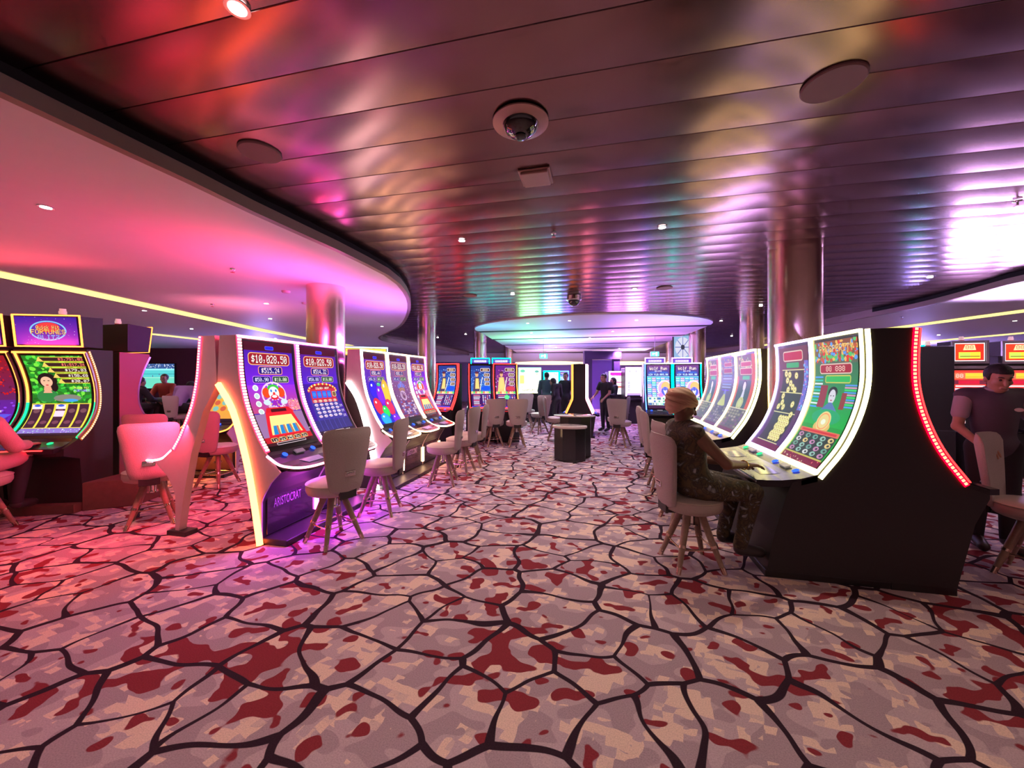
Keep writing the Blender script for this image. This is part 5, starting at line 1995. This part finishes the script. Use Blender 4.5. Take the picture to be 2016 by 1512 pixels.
def hand_prims(wrist, d, n, curl=.4, side=1, s=1.0):
    """wrist, pointing direction d, back-of-hand normal n; side=+1: thumb towards d x n."""
    d = np.array(d, float)
    d /= np.linalg.norm(d)
    n = np.array(n, float)
    n = n - d * (n @ d)
    n /= np.linalg.norm(n)
    w_ = np.cross(d, n) * side
    o = np.array(wrist, float)
    P = []
    for k, f in enumerate((-.027, -.009, .009, .027)):
        P.append(('c', o + w_ * f * .55 + d * .012, o + w_ * f + d * .082 * s, .013, .0115, .012))
    L = [(.031, .022, .018), (.041, .027, .02), (.045, .03, .021), (.040, .026, .02)]
    for k, f in enumerate((-.029, -.0095, .0105, .030)):
        p = o + w_ * f + d * .084 * s
        a = curl * (.35 + .12 * (3 - k))
        for j, l in enumerate(L[k]):
            dd = d * math.cos(a) - n * math.sin(a) + w_ * f * .6
            q = p + dd * l
            P.append(('c', p, q, .0088 - .0007 * j, .0082 - .0009 * j, .004))
            p = q
            a += curl * .75
    p = o + w_ * .022 + d * .022
    for j, l in enumerate((.038, .032, .026)):
        dd = d * (.5 + .18 * j) + w_ * (.85 - .25 * j) - n * (.22 + .15 * j)
        dd /= np.linalg.norm(dd)
        q = p + dd * l
        P.append(('c', p, q, .0125 - .0015 * j, .0105 - .001 * j, .008))
        p = q
    return P


def rotm(yaw, pitch, roll=0.0):
    return np.array(Matrix.Rotation(yaw, 3, 'Z') @ Matrix.Rotation(roll, 3, 'Y') @ Matrix.Rotation(pitch, 3, 'X'))


def head_prims(c, R):
    c = np.array(c)

    def T(p):
        return c + R @ np.array(p)
    return [('e', T((0, .012, .03)), (.076, .092, .092), R, .02), ('e', T((0, -.025, -.035)), (.058, .062, .075), R, .03), ('e', T((0, -.045, -.088)), (.030, .030, .026), R, .03),
            ('c', T((0, -.088, .012)), T((0, -.108, -.026)), .010, .0135, .012), ('e', T((0, -.092, -.058)), (.024, .011, .008), R, .008), ('e', T((0, -.090, -.067)), (.020, .011, .007), R, .006),
            ('e', T((.076, .012, -.01)), (.009, .02, .032), R, .008), ('e', T((-.076, .012, -.01)), (.009, .02, .032), R, .008),
            ('e', T((0, -.072, .035)), (.05, .022, .012), R, .015), ('e', T((.038, -.062, -.02)), (.024, .022, .02), R, .02), ('e', T((-.038, -.062, -.02)), (.024, .022, .02), R, .02)]


def person(name, label, loc, rz, J, skin, top, legs, shoes, hair='short', sleeve=.55, h=.012, scale=1.0, hands=None, group=None, wide=1.0, head=(0, 0, 0), top_drop=0.0, hair_mat=None, long_top=False, belly=0.0):
    """J: joints in local metres, facing -Y."""
    root = thing(name, label, 'person', (*loc, 0), rz, group, scale)
    A = {k: np.array(v, float) for k, v in J.items()}
    Rh = rotm(*head)
    hc = A['head']
    torso_dir = A['neck'] - A['pelvis']
    td = torso_dir / np.linalg.norm(torso_dir)
    side = A['sho_r'] - A['sho_l']
    side /= np.linalg.norm(side)
    fwd = np.cross(td, side)
    Rt = np.stack([side, fwd, td], 1)
    chest = A['pelvis'] + torso_dir * .68
    waist = A['pelvis'] + torso_dir * .34
    torso = [('e', chest, (.150 * wide, .105 * wide, .17), Rt, .05), ('e', waist - fwd * (-.0 - belly), (.128 * wide, .100 * wide + belly, .15), Rt, .06), ('e', A['pelvis'], (.158 * wide, .118 * wide, .12), Rt, .05),
             ('c', A['sho_l'] * .86 + A['sho_r'] * .14, A['sho_r'] * .86 + A['sho_l'] * .14, .058, .058, .05)]
    neck = [('c', A['neck'] - td * .03, hc - np.array([0, 0, .045]) + np.array([0, .012, 0]), .054, .050, .03)]
    arms, upper, legsP, feet = [], [], [], []
    for s_ in 'lr':
        sh, el, wr = A['sho_' + s_], A['elb_' + s_], A['wri_' + s_]
        arms += [('c', sh, el, .050 * wide, .038, .02), ('c', el, wr, .039, .025, .02)]
        if sleeve <= 1:
            upper += [('c', sh, sh + (el - sh) * sleeve, .056 * wide, .053, .03)]
        else:
            upper += [('c', sh, el, .056 * wide, .047, .03), ('c', el, el + (wr - el) * (sleeve - 1), .048, .036, .03)]
        hp, kn, an, to = A['hip_' + s_], A['kne_' + s_], A['ank_' + s_], A['toe_' + s_]
        legsP += [('c', hp, kn, .086 * wide, .056, .03), ('c', kn, an, .056, .037, .02)]
        m_ = an * .5 + to * .5
        feet += [('c', an - np.array([0, 0, .025]), to, .036, .028, .02)]
    hd = head_prims(hc, Rh)
    body = torso + neck + arms + legsP + [('c', f[1], f[2], .032, .024, .02) for f in feet]
    eyes = [hc + Rh @ np.array((sx * .030, -.086, .014)) for sx in (-1, 1)]
    allp = np.concatenate([np.array([p[1] for p in body]), np.array([p[2] for p in body if p[0] == 'c'])])
    lo, hi = allp.min(0) - .16, allp.max(0) + .16
    pieces = [surface(lambda P: field(P, body), lo, hi, h)]
    hh = .006 if h <= .012 else .010

    def headf(P):
        d = field(P, hd + [('c', hc + np.array([0, .012, -.02]), hc - np.array([0, -.012, .085]), .05, .05, .03)])
        for e in eyes:
            d = np.maximum(d, -(np.linalg.norm(P - e, axis=1) - .010))
        return d
    pieces.append(surface(headf, hc - .16, hc + .16, hh))
    if hands:
        for s_, (d, n, curl) in hands.items():
            wr = A['wri_' + s_]
            hp_ = hand_prims(wr, d, n, curl, 1 if s_ == 'r' else -1)
            pieces.append(surface(lambda P: field(P, hp_ + [('c', A['elb_' + s_] * .12 + wr * .88, wr, .027, .024, .015)]), wr - .24, wr + .24, .005 if h <= .012 else .009))
    obj('body', np_mesh('body', pieces), skin, root)
    # eyes
    for e in eyes:
        em = MB()
        em.lathe([(.0095 * math.sin(t) + 1e-4, -.0095 * math.cos(t)) for t in np.linspace(0, math.pi, 9)], 12, tuple(e + Rh @ np.array((0, .004, 0))))
        obj('eye', em, mat('dark eye', (.03, .02, .02), .15), root, True)
    # top
    hem = A['pelvis'][2] - (.02 if not long_top else .14) - top_drop

    def topf(P):
        d = field(P, torso + upper + (legsP[0:1] + legsP[2:3] if long_top else []), .014)
        d = np.maximum(d, hem - P[:, 2])
        nk = A['neck'] + td * .035
        return np.maximum(d, ((P - nk) @ td))
    obj('shirt', np_mesh('shirt', [surface(topf, lo, hi, h)]), top, root)

    wz = A['pelvis'] + td * .10

    def legf(P):
        d = field(P, [torso[2]] + legsP, .012)
        d = np.maximum(d, (P - wz) @ td)
        for s_ in 'lr':
            pass
        return d
    obj('trousers', np_mesh('trousers', [surface(legf, lo, hi, h)]), legs, root)
    for f in feet:
        a, b = f[1], f[2]
        fl = min(a[2], b[2]) - .04

        def shf(P):
            return field(P, [('c', a, b, .042, .034, .02)], .006)
        obj('shoe', np_mesh('shoe', [surface(shf, np.minimum(a, b) - .08, np.maximum(a, b) + .08, .01)]), shoes, root)

    def T(p):
        return hc + Rh @ np.array(p)
    if hair in ('short', 'long'):
        def hairf(P):
            q = (P - hc) @ Rh
            pr = [('e', T((0, .016, .036)), (.086, .098, .096), Rh, .02)]
            if hair == 'long':
                pr += [('c', T((0, .05, 0)), T((0, .07, -.16)), .075, .06, .04)]
            d = field(P, pr)
            face = np.minimum.reduce([-(q[:, 1] + .028), .062 - q[:, 2] + 0 * q[:, 0]])
            d = np.maximum(d, face)
            if hair == 'short':
                d = np.maximum(d, -.035 - q[:, 2] - .6 * q[:, 1])
            return d
        obj('hair', np_mesh('hair', [surface(hairf, hc - .26, hc + .17, hh)]), hair_mat or M_HAIR, root)
    return root, A, T, Rh


def standing(**kw):
    J = dict(pelvis=(0, .0, .93), neck=(0, .0, 1.43), head=(0, -.02, 1.575), sho_l=(-.185, 0, 1.385), sho_r=(.185, 0, 1.385), elb_l=(-.235, .02, 1.10), elb_r=(.235, .02, 1.10), wri_l=(-.24, -.06, .86), wri_r=(.24, -.06, .86),
             hip_l=(-.085, 0, .90), hip_r=(.085, 0, .90), kne_l=(-.095, -.01, .49), kne_r=(.095, -.01, .49), ank_l=(-.10, .02, .10), ank_r=(.10, .02, .10), toe_l=(-.115, -.13, .04), toe_r=(.115, -.13, .04))
    J.update(kw)
    return J


def seated(sz=.585, **kw):
    J = dict(pelvis=(0, .04, sz + .10), neck=(0, -.02, sz + .57), head=(0, -.05, sz + .715), sho_l=(-.18, -.01, sz + .52), sho_r=(.18, -.01, sz + .52), elb_l=(-.24, -.14, sz + .28), elb_r=(.24, -.14, sz + .28),
             wri_l=(-.16, -.36, sz + .22), wri_r=(.16, -.36, sz + .22), hip_l=(-.09, .0, sz + .075), hip_r=(.09, .0, sz + .075), kne_l=(-.13, -.40, sz + .08), kne_r=(.13, -.40, sz + .08),
             ank_l=(-.12, -.34, .22), ank_r=(.12, -.34, .22), toe_l=(-.13, -.50, .17), toe_r=(.13, -.50, .17))
    J.update(kw)
    return J


M_DRESS = mat('dark patterned tunic', (.055, .045, .03), .8)
nt = M_DRESS.node_tree
tcn = nt.nodes.new('ShaderNodeTexCoord')
vn = nt.nodes.new('ShaderNodeTexNoise')
vn.inputs['Scale'].default_value = 9
vn.inputs['Detail'].default_value = 1.5
vn.inputs['Distortion'].default_value = 2.2
rp = nt.nodes.new('ShaderNodeValToRGB')
for e, (p, c) in zip([rp.color_ramp.elements[0], rp.color_ramp.elements[1]] + [rp.color_ramp.elements.new(x) for x in (.5, .55, .6)],
                     ((.36, (.10, .065, .03)), (.42, (.018, .013, .012)), (.5, (.03, .022, .016)), (.54, (.12, .09, .045)), (.60, (.022, .015, .014)))):
    e.position = p
    e.color = (*c, 1)
nt.links.new(tcn.outputs['Object'], vn.inputs['Vector'])
nt.links.new(vn.outputs['Fac'], rp.inputs[0])
nt.links.new(rp.outputs[0], nt.nodes['Principled BSDF'].inputs['Base Color'])
M_WRAP = mat('tan headwrap cloth', (.62, .38, .26), .7, noise=.1, nscale=30)
M_SWEAT = mat('dusty pink sweater', (.50, .28, .28), .85, noise=.12, nscale=120, bump=.3)
M_NAVY = mat('dark grey polo', (.075, .055, .075), .8, noise=.1, nscale=80)
M_GREYP = mat('pale grey sleeve', (.35, .28, .32), .8)
M_BLK = mat('black cloth', (.015, .013, .018), .85)
M_TROU = mat('black trousers', (.02, .017, .02), .8)
M_SHOE = mat('dark shoe', (.04, .03, .03), .4)
M_PURP = mat('lilac shirt', (.34, .22, .48), .8)

# woman in the headwrap, seated, facing the machines
wx, wy = W(.77, 3.35)
Jw = seated(pelvis=(0, .06, .69), neck=(0, .13, 1.135), head=(0, .125, 1.272), sho_l=(-.17, .11, 1.085), sho_r=(.17, .11, 1.085), elb_l=(-.22, -.10, .86), elb_r=(.22, -.09, .815), wri_l=(-.06, -.36, .815), wri_r=(.08, -.33, .80),
            kne_l=(-.12, -.37, .62), kne_r=(.12, -.37, .62), ank_l=(-.10, -.28, .20), ank_r=(.13, -.28, .20), toe_l=(-.11, -.43, .15), toe_r=(.14, -.43, .15))
wr_, A, T, Rh = person('person', 'woman in a tan headwrap and dark patterned tunic seated with her hands on the machine', (wx, wy), face_rz(.97 * CA + .26 * SA, .26 * CA - .97 * SA), Jw, M_SKIN_D, M_DRESS, M_DRESS, M_SHOE, hair=None, sleeve=.0001,
                       h=.010, hands={'l': ((.25, -.97, -.05), (0, 0, 1), .35), 'r': ((.0, -.98, -.08), (.1, 0, 1), .4)}, wide=1.17, head=(-.12, .30, 0), long_top=True, belly=.02)


def wrapf(P):
    q = (P - A['head']) @ Rh
    d = field(P, [('e', T((0, .03, .055)), (.098, .112, .085), Rh, .02), ('e', T((0, .045, .0)), (.088, .088, .085), Rh, .03)])
    ang = np.arctan2(q[:, 1] - .03, q[:, 0])
    d = d + .0035 * np.sin(ang * 2 + q[:, 2] * 190) - .006
    d = np.maximum(d, -(q[:, 2] - .005) - np.maximum(0, q[:, 1] * 1.2))
    return np.maximum(d, -(q[:, 1] + .125))


wrp = obj('headwrap', np_mesh('headwrap', [surface(wrapf, A['head'] - .22, A['head'] + .24, .006)]), M_WRAP, wr_)
rolls = MB()
for k, (rz0, til, ra) in enumerate(((.0, .30, .100), (.0, .12, .103), (.0, -.08, .098), (.0, .5, .092))):
    pts = []
    for t in np.linspace(0, 2 * math.pi, 36, endpoint=False):
        p = (ra * math.cos(t), .03 + (ra + .014) * math.sin(t), .055 + math.cos(t) * til * .1 + .018 * (k - 1) + .012 * math.sin(t * 2 + k))
        pts.append(tuple(T(p)))
    rolls.tube(pts, [.013 + .004 * math.sin(i * .5 + k) for i in range(36)], 8, closed=True)
obj('twisted_fold', rolls, M_WRAP, wrp, True)
bl = MB()
wl = A['wri_l']
dd = (A['elb_l'] - wl) / np.linalg.norm(A['elb_l'] - wl)
c0 = wl + dd * .05
a1 = np.cross(dd, (0, 0, 1))
a1 /= np.linalg.norm(a1)
a2 = np.cross(dd, a1)
bl.tube([tuple(c0 + a1 * .034 * math.cos(t) + a2 * .034 * math.sin(t)) for t in np.linspace(0, 2 * math.pi, 24, endpoint=False)], .005, 8, closed=True)
obj('bracelet', bl, mat('gold', (.9, .6, .2), .2, metal=1), wr_, True)

# uniformed man standing at the right
Jm = standing(head=(0, -.075, 1.545), neck=(0, -.02, 1.43), elb_l=(-.25, -.05, 1.10), wri_l=(-.20, -.26, .97), elb_r=(.25, -.03, 1.10), wri_r=(.16, -.25, .95))
mx, my = 4.26, 3.42
_, A, T, Rh = person('person', 'young man in a dark grey polo with pale sleeves and a name badge, looking down', (mx, my), face_rz(-.45, -.9), Jm, M_SKIN_M, M_NAVY, M_TROU, M_SHOE, 'short', .0001, h=.011, wide=1.0,
                     hands={'l': ((.25, -.9, -.35), (-.2, 0, 1), .6), 'r': ((-.3, -.9, -.3), (.2, 0, 1), .6)}, head=(.05, .38, 0), scale=.972, top_drop=.13)
for s in 'lr':
    obj('sleeve', np_mesh('sleeve', [surface(lambda P, s=s: field(P, [('c', A['sho_' + s], A['sho_' + s] * .42 + A['elb_' + s] * .58, .060, .057, .02)], .004), A['sho_' + s] - .36, A['sho_' + s] + .15, .012)]), M_GREYP, _)
obj('collar', MB().tube([tuple(A['neck'] + np.array((.062 * math.cos(t), .066 * math.sin(t) - .01, .018 + .012 * math.sin(t)))) for t in np.linspace(0, 2 * math.pi, 28, endpoint=False)], .015, 8, closed=True), M_GREYP, _, True)
for sx in (-1, 1):
    obj('eyebrow', MB().tube([tuple(T((sx * .016, -.092, .036))), tuple(T((sx * .032, -.090, .041))), tuple(T((sx * .048, -.080, .036)))], [.004, .005, .003], 6), M_HAIR, _, True)
obj('lips', MB().tube([tuple(T((-.022, -.0975, -.062))), tuple(T((0, -.1035, -.061))), tuple(T((.022, -.0975, -.062)))], [.003, .0055, .003], 6), mat('lip', (.28, .10, .08), .5), _, True)
obj('name_badge', MB().lathe([(.001, 0), (.03, 0), (.03, .004), (.001, .004)], 20, sy=.55), mat('pale badge', (.75, .65, .6), .4), _, loc=(.09, -.148, 1.27), rot=(math.pi / 2, 0, 0))

# sweater player at the left edge
Js = seated(neck=(0, -.08, 1.10), head=(0, -.12, 1.235), sho_l=(-.18, -.05, 1.06), sho_r=(.18, -.05, 1.06), elb_r=(.30, -.20, .84), wri_r=(.34, -.43, .82), elb_l=(-.26, -.16, .82), wri_l=(-.16, -.42, .80),
            pelvis=(0, .02, .68))
person('person', 'player in a dusty pink sweater seated at the left edge, arm on the deck', (-5.20, 3.66), face_rz(-.22, .97), Js, M_SKIN_M, M_SWEAT, M_TROU, M_SHOE, 'short', 1.75, h=.012, wide=1.15,
       hands={'r': ((.1, -1, -.05), (0, 0, 1), .4), 'l': ((.1, -1, -.05), (0, 0, 1), .4)}, long_top=True)

GC = 'players and bystanders in the distance'
far = [
    ('man in black standing between the dark island and the wolf machines, leaning over', (2.66, 11.0), face_rz(-.7, -.5), standing(head=(0, -.08, 1.56), wri_l=(-.2, -.30, 1.0), wri_r=(.2, -.28, .98), elb_l=(-.24, -.1, 1.12), elb_r=(.24, -.1, 1.12)), M_SKIN_M, M_BLK, M_TROU, 'short', .55, .97),
    ('woman in dark clothes standing just behind the man in black', (3.02, 11.5), face_rz(-.9, -.2), standing(wri_l=(-.12, -.28, 1.12), wri_r=(.12, -.28, 1.12), elb_l=(-.24, -.06, 1.1), elb_r=(.24, -.06, 1.1)), M_SKIN_M, M_BLK, M_TROU, 'long', 1.5, .9),
    ('person in a teal grey top standing before the pale teal screen in the distance', (1.13, 12.6), face_rz(.2, 1), standing(), M_SKIN_M, mat('teal grey top', (.07, .13, .14), .8), M_TROU, 'short', 1.6, 1.0),
    ('long haired person in black leaning forward in the middle of the far crowd', (1.34, 11.6), face_rz(-.6, .5), standing(head=(0, -.15, 1.50), neck=(0, -.09, 1.40)), M_SKIN_M, M_BLK, M_TROU, 'long', 1.6, .93),
    ('man in black standing at the right of the far crowd beside the dark island', (1.72, 12.3), face_rz(-.5, -.8), standing(), M_SKIN_M, M_BLK, M_TROU, 'short', 1.6, .99),
    ('dark haired man in red seated facing us at the table below the television', (-10.55, 11.75), face_rz(.25, -1), seated(.62), M_SKIN_M, mat('red shirt', (.35, .05, .04), .8), M_TROU, 'short', 1.6, 1.12),
    ('person in a black jacket seen from behind at the gaming table', (-9.75, 10.0), face_rz(.1, 1), seated(.62, head=(0, -.12, 1.30)), M_SKIN_M, M_BLK, M_TROU, 'short', 1.8, 1.08),
    ('person in a lilac shirt bending over the gaming table', (-8.72, 10.1), face_rz(.1, 1), seated(.62, head=(0, -.33, 1.17), neck=(0, -.2, 1.13), sho_l=(-.19, -.16, 1.12), sho_r=(.19, -.16, 1.12)), M_SKIN_M, M_PURP, M_TROU, 'short', 1.8, 1.1),
]
for lab, loc, rz, J, sk, tp, lg, hr, slv_, sc_ in far:
    person('person', lab, loc, rz, J, sk, tp, lg, M_SHOE, hr, slv_, h=.02, scale=sc_, group=GC, hands={'l': ((0, -.8, -.5), (0, -.3, 1), .5), 'r': ((0, -.8, -.5), (0, -.3, 1), .5)})
for x in (-9.75, -8.72):
    stool(x, 10.0 if x < -9 else 10.1, face_rz(.1, 1), 'taupe upholstered swivel stool under the %s player at the gaming table' % ('black jacket' if x < -9 else 'lilac shirt'), SF)
stool(-10.55, 11.75, face_rz(.25, -1), 'taupe upholstered swivel stool under the player facing us at the gaming table', SF)

# purple wash lamps over the far aisle
